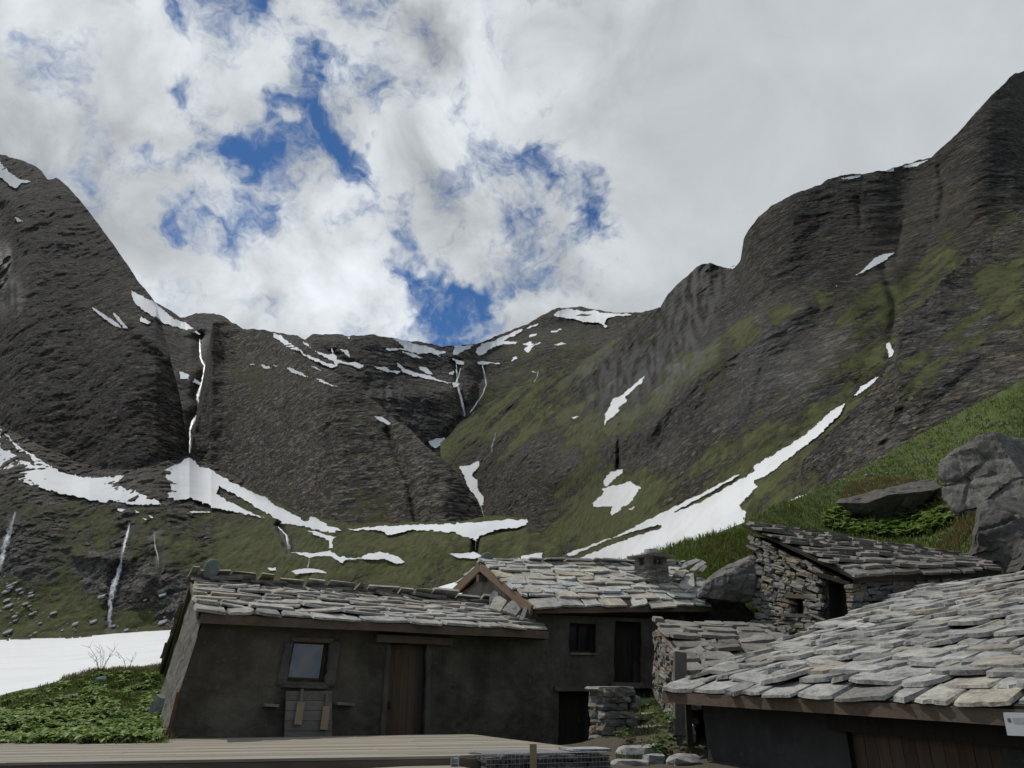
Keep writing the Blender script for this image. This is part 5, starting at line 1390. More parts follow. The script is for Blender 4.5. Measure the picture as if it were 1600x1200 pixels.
# ------------------------------------------------------------------ right front hut
def build_right():
    eL = P(1040, 1080, 12.0); e1 = P(1600, 1106, 7.5)
    eR = eL + (e1 - eL) * 1.28
    rL = P(1438, 922, 15.6); rR = rL + (eR - eL) + Vector((0, 0, .15))
    h = empty('front_hut', (eL.lerp(eR, .5).x + 1, eL.lerp(eR, .5).y, -.4), 'nearest hut, bottom right, with thick slab roof over a dark wall', 'hut')
    roof(h, (eL, eR, rL, rR), 21, (.26, .72), (.026, .055), M['slab_right'], .045, over=1.8, jag=.05, under=.01)
    sd = (eR - eL).normalized(); perp = Vector((-sd.y, sd.x, 0)).normalized()      # back, under the roof
    k = MB(); k.beam(eL + Vector((0, 0, -.09)) - sd * .05 + perp * .02, eR + Vector((0, 0, -.09)) + perp * .02, .10, .15, (0, 0, 1), .004); k.build('eaves_beam', M['beam'], h)
    tl = eL + sd * .35 + perp * .42 + Vector((0, 0, .06)); tr = eR + perp * .42 + Vector((0, 0, .06))
    bl = Vector((tl.x - .02, tl.y - .02, -.9)) - sd * .02; br = Vector((tr.x, tr.y, -.9))
    w, fn, n, rects = wall('front_wall', h, bl, br, [(0, tl), (1, tr)], M['plaster_right'], [(1340, 1163, 1560, 1260)], amp=.02, res=.06, depth=.14)
    N = Vector(n)
    plank_panel('plank_door', h, rect_pts(fn, rects[0], n, .10), n, M['door'], 11)
    q = rect_pts(fn, rects[0], n, -.02)
    k = MB(); k.beam(q[3] - sd * .2 + Vector((0, 0, .10)), q[2] + sd * .5 + Vector((0, 0, .10)), .12, .2, (0, 0, 1), .005); k.build('lintel', M['dark_wood'], h)
    sf = MB(); sf.box8([eL + Vector((0, 0, -.05)), eR + Vector((0, 0, -.05)), tr + perp * .1 + Vector((0, 0, .0)), tl + perp * .1, eL, eR, tr + perp * .1 + Vector((0, 0, .12)), tl + perp * .1 + Vector((0, 0, .12))]); sf.build('soffit', M['dark_wood'], h)
    for x in (1225, 1305, 1385, 1470):
        u, v = locate(fn, x, 1112)
        p = Vector(fn(np.array(u), np.array(.985))) ; k = MB(); k.beam(p + Vector((0, 0, -.10)), p - perp * .40 + Vector((0, 0, -.12)), .11, .12); k.build('rafter', M['dark_wood'], h)
    # side wall under the rake and the rear
    ra, rb_ = tl, rL + Vector((-.1, -.2, -.15))
    mb = MB(); mb.add([bl, Vector((rb_.x, rb_.y, .5)), rb_, ra], [(0, 1, 2, 3)]); mb.add([Vector((rb_.x, rb_.y, .5)), Vector((rR.x, rR.y, .5)), rR + Vector((0, 0, -.15)), rb_], [(0, 1, 2, 3)])
    mb.build('side_wall', M['plaster_right'], h)
    k = MB(); k.beam(eL + Vector((0, 0, -.06)), rL + Vector((0, 0, -.06)), .08, .14, (0, 0, 1), .004); k.build('barge_board', M['beam'], h)
    # notice
    c = [P(x, y, 0) for x, y in ()]
    e_dir = (e1 - eL)
    def at_eave(x, y, off):
        # point on the plane just outside the eaves beam
        o = eL - perp * off; nn = perp
        d = P(x, y, 1.0) - Vector((0, 0, EYE)); t = (o - Vector((0, 0, EYE))).dot(nn) / d.dot(nn)
        return Vector((0, 0, EYE)) + d * t
    q = [at_eave(x, y, .055) for x, y in ((1574, 1149), (1622, 1151), (1618, 1114), (1567, 1113))]
    k = MB(); k.box8([p + perp * .006 for p in q] + [p for p in q]); sg = k.build('notice', M['paper'])
    tag(sg, 'small white paper notice fixed under the eaves of the nearest hut', 'notice')
    def patch(nm, u0, v0, u1, v1, mt):
        pp = [q[0].lerp(q[1], u).lerp(q[3].lerp(q[2], u), v) - perp * .003 for u, v in ((u0, v0), (u1, v0), (u1, v1), (u0, v1))]
        k = MB(); k.add(pp, [(0, 1, 2, 3)]); k.build(nm, M[mt], sg)
    patch('print_block', .10, .58, .21, .75, 'ink')
    for i in range(5): patch('print_line', .27, .74 - i * .055, .95 - (i % 2) * .08, .765 - i * .055, 'ink_grey')
    return dict(eL=eL, eR=eR, rL=rL, rR=rR)
RIGHT = build_right()

# ------------------------------------------------------------------ dry stone hut on the hillside
def build_hut():
    eL, eR = P(1337, 903, 15.0), P(1565, 892, 17.2)
    rL, rR = P(1160, 820, 18.0), P(1500, 872, 19.6)
    tl, tr = P(1176, 838, 17.9), P(1334, 912, 15.25)
    bl, br = P(1184, 1030, 17.6), P(1334, 1015, 15.25)
    h = empty('stone_hut', tuple(bl.lerp(br, .5)), 'dry stone hut with brown slab roof and small timber-linteled window, dug into the hillside', 'hut')
    fn = wall_fn(bl, br, [(0, tl), (1, tr)])
    n = (br - bl).cross(tl - bl).normalized()
    if n.y > 0: n = -n
    o, rects = drystone('gable_wall', h, fn, n, M['drystone'], [(1243, 938, 1257, 958), (1294, 916, 1330, 990)], (.05, .12), (.14, .42), .16)
    k = MB(); q = rect_pts(fn, rects[0], n, -.04); k.beam(q[3] + Vector((-.13, .1, .05)), q[2] + Vector((.11, -.08, .05)), .14, .09, (0, 0, 1), .006); k.build('lintel', M['board'], h)
    k = MB(); k.beam(q[0] + Vector((-.2, .15, -.04)), q[1] + Vector((.2, -.15, -.04)), .18, .07, (0, 0, 1), .01); k.build('sill', M['drystone'], h)
    q = rect_pts(fn, rects[0], n, .14); k = MB(); k.beam((q[0] + q[1]) / 2, (q[2] + q[3]) / 2, .05, .05, n); k.build('window_bar', M['post'], h)
    plank_panel('door', h, rect_pts(fn, rects[1], n, .40), n, M['dark_wood'], 4)
    k = MB(); q = rect_pts(fn, rects[1], n, .0); k.beam(q[3] + Vector((-.12, .1, .04)), q[2] + Vector((.03, -.03, .04)), .2, .08, (0, 0, 1), .008); k.build('door_lintel', M['dark_wood'], h)
    br2, tr2 = P(1560, 985, 17.4), P(1560, 900, 17.4)
    fn2 = wall_fn(br, br2, [(0, tr), (1, tr2)])
    n2 = (br2 - br).cross(tr - br).normalized()
    if n2.y > 0: n2 = -n2
    drystone('front_wall', h, fn2, n2, M['drystone'], (), (.06, .13), (.16, .5), .16)
    roof(h, (eL, eR, rL, rR), 12, (.35, 1.0), (.04, .075), M['slab_hut'], .06, jag=.12, over=1.9, under=.01)
    k = MB(); k.beam(eL + Vector((.05, .12, -.05)), eR + Vector((0, .12, -.05)), .12, .09, (0, 0, 1), .01); k.build('eaves_beam', M['dark_wood'], h)
    closed_back(h, [bl, Vector((rR.x, rR.y, 2)), br2], [tl, rR, tr2], M['gap'])
build_hut()

# ------------------------------------------------------------------ low lean-to between the huts
def build_leanto():
    rL, rR = P(1030, 977, 15.9), P(1205, 986, 15.9)
    eL, eR = P(1088, 1066, 12.75), P(1300, 1052, 13.2)
    h = empty('lean_to', tuple(P(1070, 1150, 13.4)), 'low slab-roofed lean-to on a grey post between the grey hut and the nearest hut', 'lean-to')
    roof(h, (eL, eR, rL, rR), 8, (.3, .95), (.035, .075), M['slab_hut'], .11, jag=.16, under=.0)
    bl, br = P(1026, 1085, 16.0), P(1074, 1160, 12.9)
    fn = wall_fn(bl, br, [(0, rL + Vector((0, .05, -.08))), (1, eL + Vector((0, .12, -.12)))])
    n = (br - bl).cross(rL - bl).normalized()
    if n.x > 0: n = -n
    drystone('side_wall', h, fn, n, M['drystone'], (), (.06, .13), (.16, .4), .18)
    k = MB(); k.beam(P(1063, 1150, 12.7), P(1062, 1020, 12.95), .20, .14, (0, 1, 0), .008); k.build('post', M['post'], h)
    k = MB(); k.beam(P(1078, 1165, 12.3), P(1074, 1085, 12.4), .09, .09, (0, 1, 0), .004); k.build('post', M['dark_wood'], h)
    k = MB(); k.beam(rL + Vector((0, 0, -.06)), eL + Vector((0, 0, -.06)), .09, .12, (0, 0, 1), .006); k.build('barge_board', M['grey_wood'], h)
    closed_back(h, [bl, P(1205, 1085, 16.2), P(1300, 1120, 13.3)], [rL, rR, eR], M['gap'])
build_leanto()

# ------------------------------------------------------------------ boulders
def boulder(name, c, dims, label, mat, seed, rotz=0.0, facets=16, sub=5, rough=.09, cat='boulder', group=None, tilt=0.0):
    rg = np.random.default_rng(seed)
    bm = bmesh.new(); bmesh.ops.create_icosphere(bm, subdivisions=sub, radius=1.0)
    v = np.array([x.co[:] for x in bm.verts]); fs = np.array([[x.index for x in f.verts] for f in bm.faces]); bm.free()
    for _ in range(facets):
        n = rg.normal(size=3); n /= np.linalg.norm(n); d = rg.uniform(.48, .80)
        s = v @ n - d
        v = v - n * (np.maximum(s, 0) * .99)[:, None]
    v = v * np.array(dims) / 2
    L = max(dims)
    r = .42 * fbm(v[:, 0] / L * 5 + seed, v[:, 1] / L * 5, v[:, 2] / L * 7, 6, .6) - .5 * np.maximum(0, fbm(v[:, 0] / L * 2 + seed, v[:, 1] / L * 2, v[:, 2] / L * 5 + v[:, 0] / L * 2.5, 3, .5, True) - .25)
    ax_ = np.array([.35, .2, .9]) if seed % 2 else np.array([-.45, .1, .85])
    q = v @ ax_ / L * 7 + .8 * fbm(v[:, 0] / L * 1.5 + seed, v[:, 1] / L * 1.5, v[:, 2] / L * 1.5, 3)
    saw = q - np.floor(q)
    w_ = (v[:, 0] * .8 + v[:, 1] * .6) / L * 3.2 + fbm(v[:, 0] / L * 2, v[:, 1] / L * 2 + seed, v[:, 2] / L * 2, 3)
    saw2 = w_ - np.floor(w_)
    r = r - .55 * saw ** 2 * sstep(fbm(v[:, 0] / L * 2 + 3, v[:, 1] / L * 2, v[:, 2] / L * 2, 2), -.3, .4) - .5 * np.exp(-((saw2 - .5) / .05) ** 2)
    nn = v / np.linalg.norm(v, axis=1)[:, None]
    v = v + nn * (r * rough * L * .35)[:, None]
    R = np.array(Matrix.Rotation(rotz, 3, 'Z') @ Matrix.Rotation(tilt, 3, 'Y'))
    v = v @ R.T + np.array(c)
    o = mesh_obj(name, v, fs, mat, smooth=True)
    o.data.set_sharp_from_angle(angle=math.radians(24))
    return tag(o, label, cat, group)

def build_boulders():
    def seat(px, py): return float(sample('near', [px], [py])[0])
    boulder('boulder', P(1588, 750, seat(1580, 775)), (7.2, 5.0, 4.6), 'big grey boulder in the grass at the right photo edge, highest of the boulders', M['boulder'], 3, .2, 20, 6, .10, tilt=-.2)
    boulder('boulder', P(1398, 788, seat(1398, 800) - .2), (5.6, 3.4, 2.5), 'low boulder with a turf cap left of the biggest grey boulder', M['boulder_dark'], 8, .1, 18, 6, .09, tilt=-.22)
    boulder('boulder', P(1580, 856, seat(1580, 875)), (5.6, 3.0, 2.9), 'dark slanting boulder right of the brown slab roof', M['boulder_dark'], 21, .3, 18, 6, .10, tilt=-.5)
    boulder('boulder', P(1612, 876, seat(1600, 890) - .8), (1.9, 1.4, 1.5), 'smaller dark boulder in front of the slanting one at the photo edge', M['boulder_dark'], 31, .1, 14, 5, .10)
    boulder('boulder', P(1152, 905, 18.2), (2.5, 1.9, 1.1), 'overhanging grey boulder beside the stone hut, roofing a dark hollow', M['boulder'], 12, .2, 18, 6, .09, tilt=-.62)
    boulder('boulder', P(1135, 972, 19.3), (2.6, 1.6, 1.7), 'added dark rock standing in for the shade under the overhanging boulder', M['boulder_dark'], 17, 0, 14, 5, .12)  # dark rock added in place of the shade below the overhang
    # stones at the foot of the steps and lying in the turf
    for i, (x, y, Y, d, lab) in enumerate(((1000, 1176, 12.6, (.75, .5, .24), 'largest flat pale stone at the foot of the stone steps'), (1022, 1188, 12.0, (.34, .3, .2), 'small white stone in front of the largest flat stone'), (1008, 1166, 13.3, (.5, .35, .2), 'grey stone wedged above the largest flat stone'),
                                          (1068, 1190, 11.6, (.5, .4, .2), 'brown stone right of the dock plant at the bottom edge'), (985, 1195, 11.6, (.6, .4, .15), 'buff flat stone at the very bottom by the gabion'), (1078, 1146, 12.6, (.14, .25, .30), 'upright pale stone at the corner of the nearest hut'), (1057, 1136, 13.2, (.3, .25, .22), 'triangular stone leaning at the foot of the lean-to post'))):
        k = MB(); k.stone(P(x, y, Y), (Vector((1, .1, random.uniform(-.1, .1))).normalized(), Vector((-.1, 1, 0)), Vector((0, 0, 1))), tuple(q * .88 for q in d), .2, .42)
        o = k.build('stone', M['pale_stone' if i == 1 else 'slab_right']); tag(o, lab, 'stone')
    p = P(100, 1092, 16.0); k = MB(); k.stone(p, (Vector((1, .2, .28)).normalized(), Vector((-.2, 1, 0)), Vector((-.2, 0, 1))), (.42, .4, .10), .12, .2); tag(k.build('stone', M['slab_right']), 'flat buff stone lying in the green bank beside the trodden path', 'stone')
    for (x, y, lab) in ((158, 1061, 'small white stone just below the bank crest'), (72, 1079, 'small buff stone on the bank crest above the path'), (108, 1072, 'grey stone half sunk in the turf under the bank crest')):
        k = MB(); k.stone(P(x, y, 17.6), (Vector((1, 0, .2)), Vector((0, 1, 0)), Vector((-.2, 0, 1))), (.16, .16, .09), .12, .3); tag(k.build('stone', M['pale_stone' if x > 150 else 'slab_right']), lab, 'stone')
build_boulders()

# ------------------------------------------------------------------ pillar, steps
def build_steps():
    ax = Vector((.93, .36, 0)); ay = Vector((-.36, .93, 0)); az = Vector((0, 0, 1))
    c = P(957, 1176, 14.2); mb = MB(); z = -.25; top = P(957, 1078, 14.2).z - c.z
    W, D = .62, .6
    while z < top:
        hh = random.uniform(.07, .14)
        x = -W / 2 + random.uniform(-.04, .04)
        shr = 1 - .15 * max(z, 0) / top
        while x < W / 2:
            w = random.uniform(.14, .38)
            for sy in (-1, 1):
                mb.stone(c + ax * ((x + w / 2) * shr) + ay * (sy * D * .25) + az * (z + hh / 2), (ax, ay, az), (min(w, W / 2 - x + .1) * .99, D * .55 * random.uniform(.8, 1.2), hh * 1.02), .15, .35)
            x += w
        z += hh
    for dx in (-.12, .12): mb.stone(c + ax * dx + az * (top + .02), (ax, ay, az), (.5, .55, .08), .12, .15)
    o = mb.build('stone_pillar', M['drystone']); tag(o, 'chunky dry stone wall end standing right of the dark lower doorway', 'wall')
    st = empty('stone_steps', tuple(P(1020, 1160, 14)), 'rough stone steps climbing between the wall end and the lean-to, overgrown with weeds', 'steps')
    for (x0, x1, y, Y) in ((985, 1052, 1158, 13.7), (990, 1050, 1141, 14.3), (988, 1052, 1122, 14.9), (982, 1050, 1100, 15.6)):
        k = MB(); a, b = P(x0, y, Y), P(x1, y - 5, Y + .2)
        n = 3
        for i in range(n):
            p = a.lerp(b, (i + .5) / n); k.stone(p + Vector((0, .15, random.uniform(-.02, .02))), ((b - a).normalized(), Vector((-.2, .97, 0)), az), ((b - a).length / n * 1.08, .42, .10), .10, .12)
        k.build('step', M['slab_right'], st)
build_steps()

# ------------------------------------------------------------------ timber deck
def build_deck():
    z = .80
    def D(px, py, zz=z):
        t = float(tanel(py)); Y = (zz - EYE) / t
        return P(px, py, Y)
    a, b, c, d = D(735, 1147), D(934, 1172), D(700, 1181), D(0, 1192)
    far0 = D(20, 1158.5)
    dr = (c - d); dr.z = 0; dr.normalize(); nr = Vector((-dr.y, dr.x, 0))
    f0 = far0; fdir = (a - far0).normalized()
    dk = empty('deck', (-2, 10, .3), 'wide pale timber deck across the bottom in front of the long hut', 'deck')
    # polygon in (s along boards, r across), clipped per board
    poly = [far0 - fdir * .05, a, b, b - nr * .02 + dr * .0, c, d - dr * 6.0, Vector((far0.x - 4.2, far0.y - 2.6, z))]
    pts = [((p - d).dot(dr), (p - d).dot(nr)) for p in poly]
    r0 = min(p[1] for p in pts); r1 = max(p[1] for p in pts)
    mb = MB(); bw = .138; r = r0
    def span(r):
        xs = []
        for i in range(len(pts)):
            (x0, y0), (x1, y1) = pts[i], pts[(i + 1) % len(pts)]
            if (y0 - r) * (y1 - r) <= 0 and y0 != y1: xs.append(x0 + (r - y0) / (y1 - y0) * (x1 - x0))
        return (min(xs), max(xs)) if len(xs) >= 2 else None
    while r < r1 - .02:
        ra, rb = r + .003, min(r + bw - .003, r1 - .01)
        s0, s1 = span(ra + .001), span(rb - .001)
        if s0 and s1:
            # butt joints along the board
            cuts = [0.0]; x = random.uniform(.1, .4)
            while x < 1: cuts.append(x); x += random.uniform(.25, .45)
            cuts.append(1.0)
            for u0, u1 in zip(cuts[:-1], cuts[1:]):
                g = .002 / max(1e-3, s0[1] - s0[0])
                zz = z + random.uniform(-.003, .001)
                q = [d + dr * (s0[0] + (s0[1] - s0[0]) * (u0 + g)) + nr * ra, d + dr * (s0[0] + (s0[1] - s0[0]) * (u1 - g)) + nr * ra, d + dr * (s1[0] + (s1[1] - s1[0]) * (u1 - g)) + nr * rb, d + dr * (s1[0] + (s1[1] - s1[0]) * (u0 + g)) + nr * rb]
                mb.box8([Vector((p.x, p.y, zz - .03)) for p in q] + [Vector((p.x, p.y, zz)) for p in q])
        r += bw
    mb.build('boards', M['deck'], dk)
    k = MB(); o = Vector((0, 0, -.12))
    k.beam(d - dr * 6 + nr * .03 + o, c + nr * .03 + o + dr * .5, .04, .17, (0, 0, 1)); k.beam(b + o + Vector((-.05, .02, 0)), a + o - Vector((.02, 0, 0)), .04, .17)
    k.build('fascia', M['fascia'], dk)
    k = MB(); k.box8([Vector((p.x, p.y, .15)) for p in (d - dr * 6 + nr * .12, c + nr * .12, a - nr * .1, far0 - nr * .1)] + [Vector((p.x, p.y, .74)) for p in (d - dr * 6 + nr * .12, c + nr * .12, a - nr * .1, far0 - nr * .1)])
    k.build('underframe', M['dark_wood'], dk)
    # lower step of the deck
    z2 = .70
    e, f = D(574, 1200.5, z2), D(702, 1193.5, z2); g = D(727, 1198, z2)
    lp = empty('deck_step', tuple((e + f) / 2 - Vector((0, 1, .5))), 'lower pale timber platform just in front of the deck at the bottom edge', 'deck')
    dd = (f - e).normalized(); nn = Vector((-dd.y, dd.x, 0)); k = MB()
    for i in range(14):
        o = -nn * (.14 * i)
        L = g + (g - f) * 1.2 * i
        k.box8([e - dd * 5 + o - nn * .134 + Vector((0, 0, -.03)), f + (g - f) * min(1, (i + 1) * .55) + o - nn * .134 + Vector((0, 0, -.03)), f + (g - f) * min(1, i * .55) + o + Vector((0, 0, -.03)), e - dd * 5 + o + Vector((0, 0, -.03)),
                e - dd * 5 + o - nn * .134, f + (g - f) * min(1, (i + 1) * .55) + o - nn * .134, f + (g - f) * min(1, i * .55) + o, e - dd * 5 + o])
    k.build('boards', M['deck'], lp)
    for t in (.1, .5, .9):
        k = MB(); p = (e - dd * 3).lerp(f, t) - nn * .4; k.beam((p.x, p.y, .0), (p.x, p.y, .665), .09, .09, (0, 1, 0)); k.build('post', M['fascia'], lp)
    # galvanised bracket on the fascia
    p = P(711, 1188, 9.5); k = MB()
    for sx in (-1, 1): k.box8([p + Vector((sx * .042 + a_, b_, c_)) for c_ in (-.085, .05) for a_, b_ in ((-.008, -.035), (.008, -.035), (.008, .035), (-.008, .035))])
    k.box8([p + Vector((a_, b_, c_)) for c_ in (-.085, .045) for a_, b_ in ((-.036, .02), (.036, .02), (.036, .036), (-.036, .036))])
    for zz in (-.04, .02): k.tube([p + Vector((-.052, -.0, zz)), p + Vector((.052, 0, zz))], .009)
    tag(k.build('post_bracket', M['steel']), 'small galvanised steel post bracket at the deck edge', 'bracket')
    p0, p1 = P(833, 1184, 9.72), P(833, 1162, 9.72); k = MB(); k.beam(p0 + Vector((0, 0, -.25)), p1, .085, .085, (0, 1, 0), .001)
    tag(k.build('post_stub', M['new_wood']), 'short cut wooden post stub standing at the deck edge', 'post')
    # gabion
    ga = empty('gabion', tuple(P(850, 1195, 9.9) + Vector((0, 0, -.5))), 'wire basket of dark stones under the right end of the deck edge', 'gabion')
    q0, q1 = P(757, 1181, 9.5), P(948, 1177, 10.3); L = (q1 - q0).length; gd = (q1 - q0).normalized(); gn = Vector((-gd.y, gd.x, 0)).normalized(); q1.z = q0.z
    gm = MB(); y = 0
    for layer_ in range(7):
        x = 0
        zz = q0.z - .05 - layer_ * .085
        while x < L:
            w = random.uniform(.07, .2)
            for yy in ((.04, .2, .38) if layer_ == 0 else (.04,)):
                gm.stone(q0 + gd * (x + w / 2) + gn * (yy + random.uniform(-.02, .02)) + Vector((0, 0, zz - q0.z + random.uniform(-.02, .015))), (gd, gn, Vector((random.uniform(-.3, .3), 0, 1)).normalized()), (w, .16, random.uniform(.07, .11)), .16, .35)
            x += w * .97
    gm.build('stones', mat_stone('gabion_stone', [(0, (.06, .06, .06)), (.4, (.11, .11, .105)), (.75, (.09, .085, .08)), (.93, (.2, .19, .17)), (1, (.22, .17, .11))], .3), ga)
    wm = MB(); x = 0
    while x < L:
        p = q0 + gd * x - gn * .06; wm.tube([p + Vector((0, 0, -.7)), p + Vector((0, 0, .02))], .0022, 4); wm.tube([p + Vector((0, 0, .02)), p + gn * .55 + Vector((0, 0, .02))], .0022, 4); x += .055
    for i in range(12): wm.tube([q0 - gn * .06 + Vector((0, 0, .02 - i * .055)), q0 + gd * L - gn * .06 + Vector((0, 0, .02 - i * .055))], .0022, 4)
    for i in range(9): wm.tube([q0 + gn * (.06 * i) + Vector((0, 0, .02)), q0 + gd * L + gn * (.06 * i) + Vector((0, 0, .02))], .0022, 4)
    wm.build('wire_mesh', M['steel'], ga)
    p = P(915, 1171, 10.4); k = MB(); k.stone(p, (gd, gn, Vector((0, 0, 1))), (.62, .35, .035), .06, .08); tag(k.build('stone_slab', M['pale_stone']), 'thin bluish slab lying on the right tip of the deck', 'slab')
build_deck()
# ------------------------------------------------------------------ plants
def leaf_mesh(vs, fs, p, size, az, pitch, rng, broad=.62):
    """one broad leaf: folded along its midrib, arching"""
    d = np.array([math.cos(az), math.sin(az), 0.]); s = np.array([-math.sin(az), math.cos(az), 0.]); up = np.array([0, 0, 1.])
    b = len(vs)
    L = [(0, 0), (.3, .55), (.65, .45), (1, 0)]
    for t, w in L:
        c = p + (d * math.cos(pitch) + up * math.sin(pitch)) * size * t - up * size * .35 * t * t
        if w == 0: vs.append(c)
        else:
            vs.append(c + s * size * broad * w + up * size * .10); vs.append(c - up * 0.0); vs.append(c - s * size * broad * w + up * size * .10)
    # 0 ; 1,2,3 ; 4,5,6 ; 7
    for q in ((0, 2, 1), (0, 3, 2), (1, 2, 5, 4), (2, 3, 6, 5), (4, 5, 7), (5, 6, 7)): fs.append(tuple(i + b for i in q))

def leaves(name, pts, size, mat, label, cat, kind=None, per=5, hgt=.12, parent=None, group=None):
    rng = np.random.default_rng(len(pts) + int(abs(pts[0][0]) * 100))
    vs, fs = [], []
    for p in pts:
        n = rng.integers(per - 2, per + 2); a0 = rng.uniform(0, 6.28); h = rng.uniform(.5, 1.2) * hgt
        for i in range(n):
            leaf_mesh(vs, fs, np.array(p) + np.array([rng.normal() * .03, rng.normal() * .03, h * rng.uniform(.4, 1.1)]), size * rng.uniform(.6, 1.25), a0 + i * 6.28 / n + rng.normal() * .4, rng.uniform(.0, .65), rng)
    o = mesh_obj(name, vs, fs, mat, parent)
    if parent is None: tag(o, label, cat, group, kind)
    return o

def blades(name, pts, hgt, mat, label, cat='grass', per=7, wid=.012, spread=.05):
    rng = np.random.default_rng(len(pts) + 5)
    pts = np.repeat(np.asarray(pts, float), per, 0); n = len(pts)
    pts[:, :2] += rng.normal(size=(n, 2)) * spread
    h = hgt * rng.uniform(.5, 1.3, n); az = rng.uniform(0, 6.28, n); bend = rng.uniform(.1, .7, n)
    d = np.stack([np.cos(az), np.sin(az), np.zeros(n)], -1); s = np.stack([-np.sin(az), np.cos(az), np.zeros(n)], -1) * (wid * rng.uniform(.7, 1.4, n))[:, None]
    up = np.array([0, 0, 1.])
    m = pts + d * (h * bend * .3)[:, None] + up * (h * .6)[:, None]; t = pts + d * (h * bend)[:, None] + up * (h * (1 - .3 * bend))[:, None]
    V = np.stack([pts - s, pts + s, m + s * .7, m - s * .7, t], 1).reshape(-1, 3)
    b = (np.arange(n) * 5)[:, None]
    me_f = [tuple(x) for x in (b + np.array([[0, 1, 2, 3]])).tolist()] + [tuple(x) for x in (b + np.array([[3, 2, 4]])).tolist()]
    o = mesh_obj(name, V, me_f, mat)
    return tag(o, label, cat, None, 'stuff')

def on_bank(px0, px1, n, rng, cond):
    out = []
    while len(out) < n:
        x = rng.uniform(-13.5, -4.3, 4000); y = rng.uniform(11.3, 20.5, 4000); z = ground_z(x, y)
        p = np.stack([x, y, z], -1); u, v = proj(p)
        ok = cond(u, v) & (u > px0) & (u < px1)
        out += p[ok].tolist()
    return out[:n]

def near_pts(n, rng, cond):
    l = LAY['near']; out = []
    px = rng.uniform(872, 1640, n * 4); py = rng.uniform(560, 960, n * 4)
    top = interp(px, [(c, t) for c, t in zip(l['cols'][::4], l['py'][-1][::4])])
    ok = (py > top) & cond(px, py)
    px, py = px[ok][:n], py[ok][:n]
    Y = sample('near', px, py)
    return np.stack([xrat(px, py) * Y, Y, EYE + tanel(py) * Y], -1), px, py

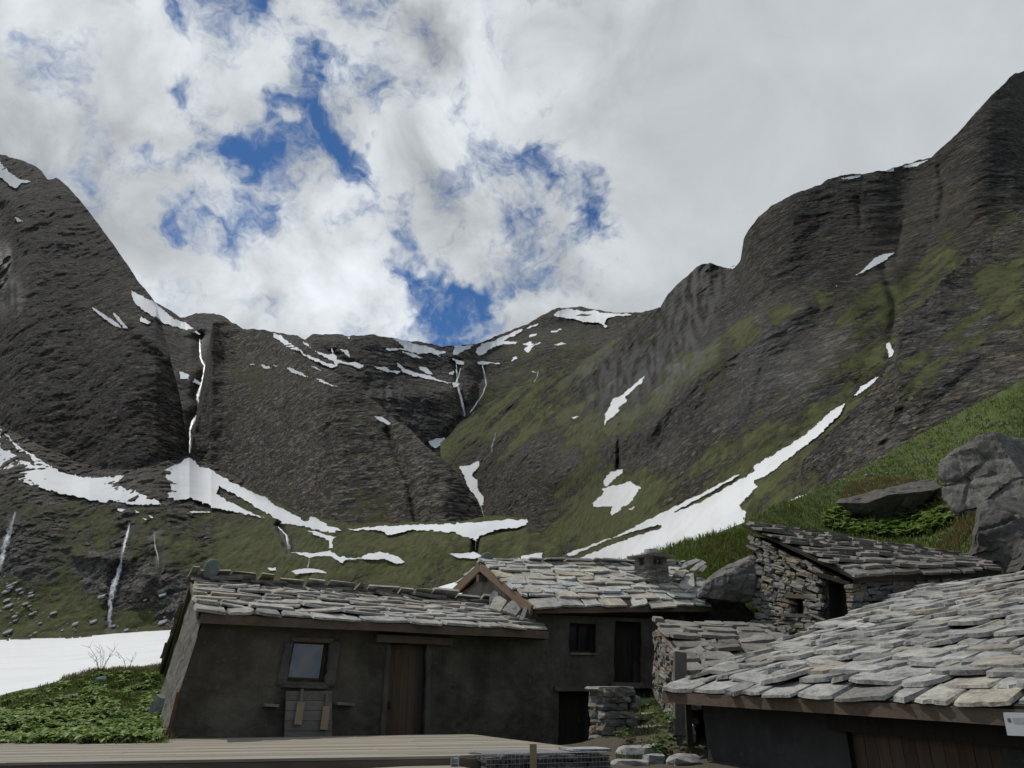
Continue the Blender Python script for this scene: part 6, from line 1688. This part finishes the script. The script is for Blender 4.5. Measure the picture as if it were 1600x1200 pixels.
def build_plants():
    rng = np.random.default_rng(5)
    cr = lambda u: np.interp(u, [-140, 0, 60, 110, 150, 200, 262], [1125, 1093, 1077, 1060, 1049, 1047, 1040])
    # dock on the left bank
    def c1(u, v):
        n = pnoise(u / 26., v / 9., u * 0 + 2.2)
        path = np.interp(u, [0, 60, 130], [1112, 1100, 1084])
        return (v > cr(u) + 9) & ~((np.abs(v - path) < 7) & (u < 135)) & (((v > path + 8) & (n > -.35)) | (n > .12)) & ~((u > 175) & (u < 222) & (v > 1085) & (v < 1120) & (n < .4))
    leaves('dock_leaves', on_bank(-30, 250, 2100, rng, c1), .135, M['leaf'], 'lush broad dock leaves carpeting the bank left of the long hut', 'plants', 'stuff', 5, .14)
    blades('grass', on_bank(-60, 262, 5200, rng, lambda u, v: v > cr(u) + 1), .11, M['blade'], 'short green grass on the bank left of the long hut', per=6)
    blades('dry_grass', on_bank(100, 262, 420, rng, lambda u, v: (v > cr(u) - 1) & (v < cr(u) + 8)), .14, M['straw'], 'dry grass along the lip of the left bank', per=4, wid=.008)
    # turf on the near hillside
    P_, u, v = near_pts(9000, rng, lambda a, b: (a < 1640))
    blades('grass', P_, .17, M['blade'], 'green turf on the hillside behind the stone huts', per=5, wid=.02, spread=.14)
    def rim(a, b):
        d = np.minimum(np.abs(b - (760 + (a - 1395) ** 2 * .002)) + (np.abs(a - 1400) > 80) * 90, np.abs(b - (795 - (a - 1500) * .12)) + (np.abs(a - 1560) > 75) * 90)
        e = np.abs(a - 1480 + (b - 860) * .9) + (np.abs(b - 850) > 55) * 90
        g = np.abs(a - 1140) / 3 + np.abs(b - 862) / 1.2
        return (d < 12) | (e < 16) | (g < 16)
    P_, u, v = near_pts(60000, rng, rim)
    blades('dry_grass', P_[:2600], .24, M['straw'], 'straw-coloured tufts hanging round the boulders on the hillside', per=5, wid=.012, spread=.08)
    # tuft fringe above the slabs left of the stone hut
    P_, u, v = near_pts(26000, rng, lambda a, b: (a > 1020) & (a < 1175) & (b > 838))
    blades('grass', P_[:2600], .30, M['blade'], 'long grass hanging over the rocks left of the stone hut', per=6, wid=.014, spread=.07)
    # dock patch below the boulders
    def patch(a, b): return (((a - 1390) / 100) ** 2 + ((b - 815) / 26) ** 2 < 1) & (b < 842) & (b > 780)
    P_, u, v = near_pts(60000, rng, patch)
    k = rng.permutation(len(P_))[:330]
    leaves('dock_leaves', P_[k].tolist(), .34, M['leaf'], 'bright green dock leaves between the stone hut roof and the boulders', 'plants', 'stuff', 6, .22)
    P_, u, v = near_pts(9000, rng, lambda a, b: (a > 1150) & (b > 640) & (b < 790))
    V, fs = [], []
    for p in P_[:170]:
        b = len(V); s = rng.uniform(.018, .04); q = p + np.array([0, -.02, .2])
        for a in range(6): V.append(q + np.array([math.cos(a * 1.047) * s, 0.3 * s * math.sin(a * 2.), math.sin(a * 1.047) * s]))
        fs.append(tuple(range(b, b + 6)))
    o = mesh_obj('flowers', V, fs, M['flower']); tag(o, 'tiny white flowers dotted over the near hillside', 'flowers', None, 'stuff')
    # scattered small stones on the hillside and the bench foot
    mb = MB()
    P_, u, v = near_pts(2500, rng, lambda a, b: (a > 1250) & (b < 760))
    for p in P_[:34]:
        s = rng.uniform(.12, .34); mb.stone(p + np.array([0, 0, .04]), (Vector((1, 0, .2)), Vector((0, 1, 0)), Vector((-.2, 0, 1))), (s, s, s * .5), .14, .3)
    o = mb.build('pebbles', M['slab_right']); tag(o, 'scattered small stones in the hillside turf', 'stones', None, 'stuff')
    mb = MB()
    px = np.concatenate([rng.uniform(0, 120, 24), rng.uniform(0, 320, 20), rng.normal(20, 14, 20), rng.normal(255, 12, 8)]); py = np.concatenate([rng.uniform(955, 996, 24), rng.uniform(930, 985, 20), rng.normal(925, 14, 20), rng.normal(965, 12, 8)])
    Y = sample('bench', px, py)
    for x, y, d in zip(px, py, Y):
        s = (.28 + 1.5 * rng.random() ** 3) * d / 300; mb.stone(P(x, y, d * .997), (Vector((.95, 0, .3)), Vector((-.2, .75, .62)), Vector((-.25, -.62, .74))), (s * 1.9, s * 1.3, s * .45), .2, .35)
    o = mb.build('rubble', M['pale_stone']); tag(o, 'fallen rocks scattered at the foot of the bench above the snowfield', 'rocks', None, 'stuff')
    # weeds on the steps: each clump is a plant
    rg = np.random.default_rng(9)
    for (x, y, Y, n, hs, sz, lab) in ((1058, 1152, 13.1, 13, .28, .18, 'leafy dock plant at the foot of the lean-to post'), (1042, 1086, 15.3, 7, .22, .13, 'green weed clump at the top of the stone steps'), (1040, 1180, 12.3, 11, .18, .15, 'low dock plant on the bottom edge beside the nearest hut'), (1030, 1130, 14.4, 6, .07, .08, 'weeds growing between the middle stone steps'), (996, 1110, 15.3, 5, .07, .08, 'small weed tuft beside the upper stone step'), (978, 1160, 13.2, 7, .14, .10, 'small weed clump behind the chunky wall end')):
        c = P(x, y, Y)
        pts = [(c.x + rg.normal() * sz * 1.1, c.y + rg.normal() * .15, c.z + abs(rg.normal()) * hs * .6) for _ in range(n)]
        leaves('dock_plant', pts, sz, M['leaf_dark'], lab, 'plant', None, 5, .12)
    def cs(u, v): return v > 1085
    pts = []
    for _ in range(240):
        x = rng.uniform(970, 1075); y = rng.uniform(1085, 1195); Y = np.interp(y, [1085, 1195], [15.8, 11.9])
        pts.append(tuple(P(x, y + 3, Y)))
    blades('grass', pts, .09, M['blade'], 'rough grass over the stone steps between the huts', per=5, wid=.009)
    # bare twigs on the crest of the bank
    for (x, y, h, n, lab) in ((158, 1050, .7, 6, 'bare twiggy shrub on the snow edge of the left bank'), (200, 1047, .5, 2, 'thin bare sapling right of the twiggy shrub on the snow edge')):
        c = P(x, y, 18.9); k = MB(); r2 = random.Random(int(x))
        for i in range(n):
            a = r2.uniform(-.9, .9); top = c + Vector((a * h * .8, r2.uniform(-.2, .2), h * r2.uniform(.55, 1.0)))
            mid = c.lerp(top, .5) + Vector((-a * .05, 0, .03)); k.tube([c + Vector((0, 0, -.1)), mid, top], [.008, .005, .002], 4)
            for j in range(4):
                q = c.lerp(top, r2.uniform(.35, .95)); k.tube([q, q + Vector((r2.uniform(-.18, .18), r2.uniform(-.1, .1), r2.uniform(.05, .2)))], [.004, .002], 4)
        tag(k.build('shrub', M['twig']), lab, 'shrub')
    c = P(1366, 830, 21.6); k = MB()
    for a in (-.2, 0, .15): k.tube([c, c + Vector((a * .3, 0, .25)), c + Vector((a, .1, .5))], [.012, .008, .003], 4)
    tag(k.build('dead_stalk', M['straw']), 'pale dead stalk standing behind the brown slab roof', 'stalk')
build_plants()
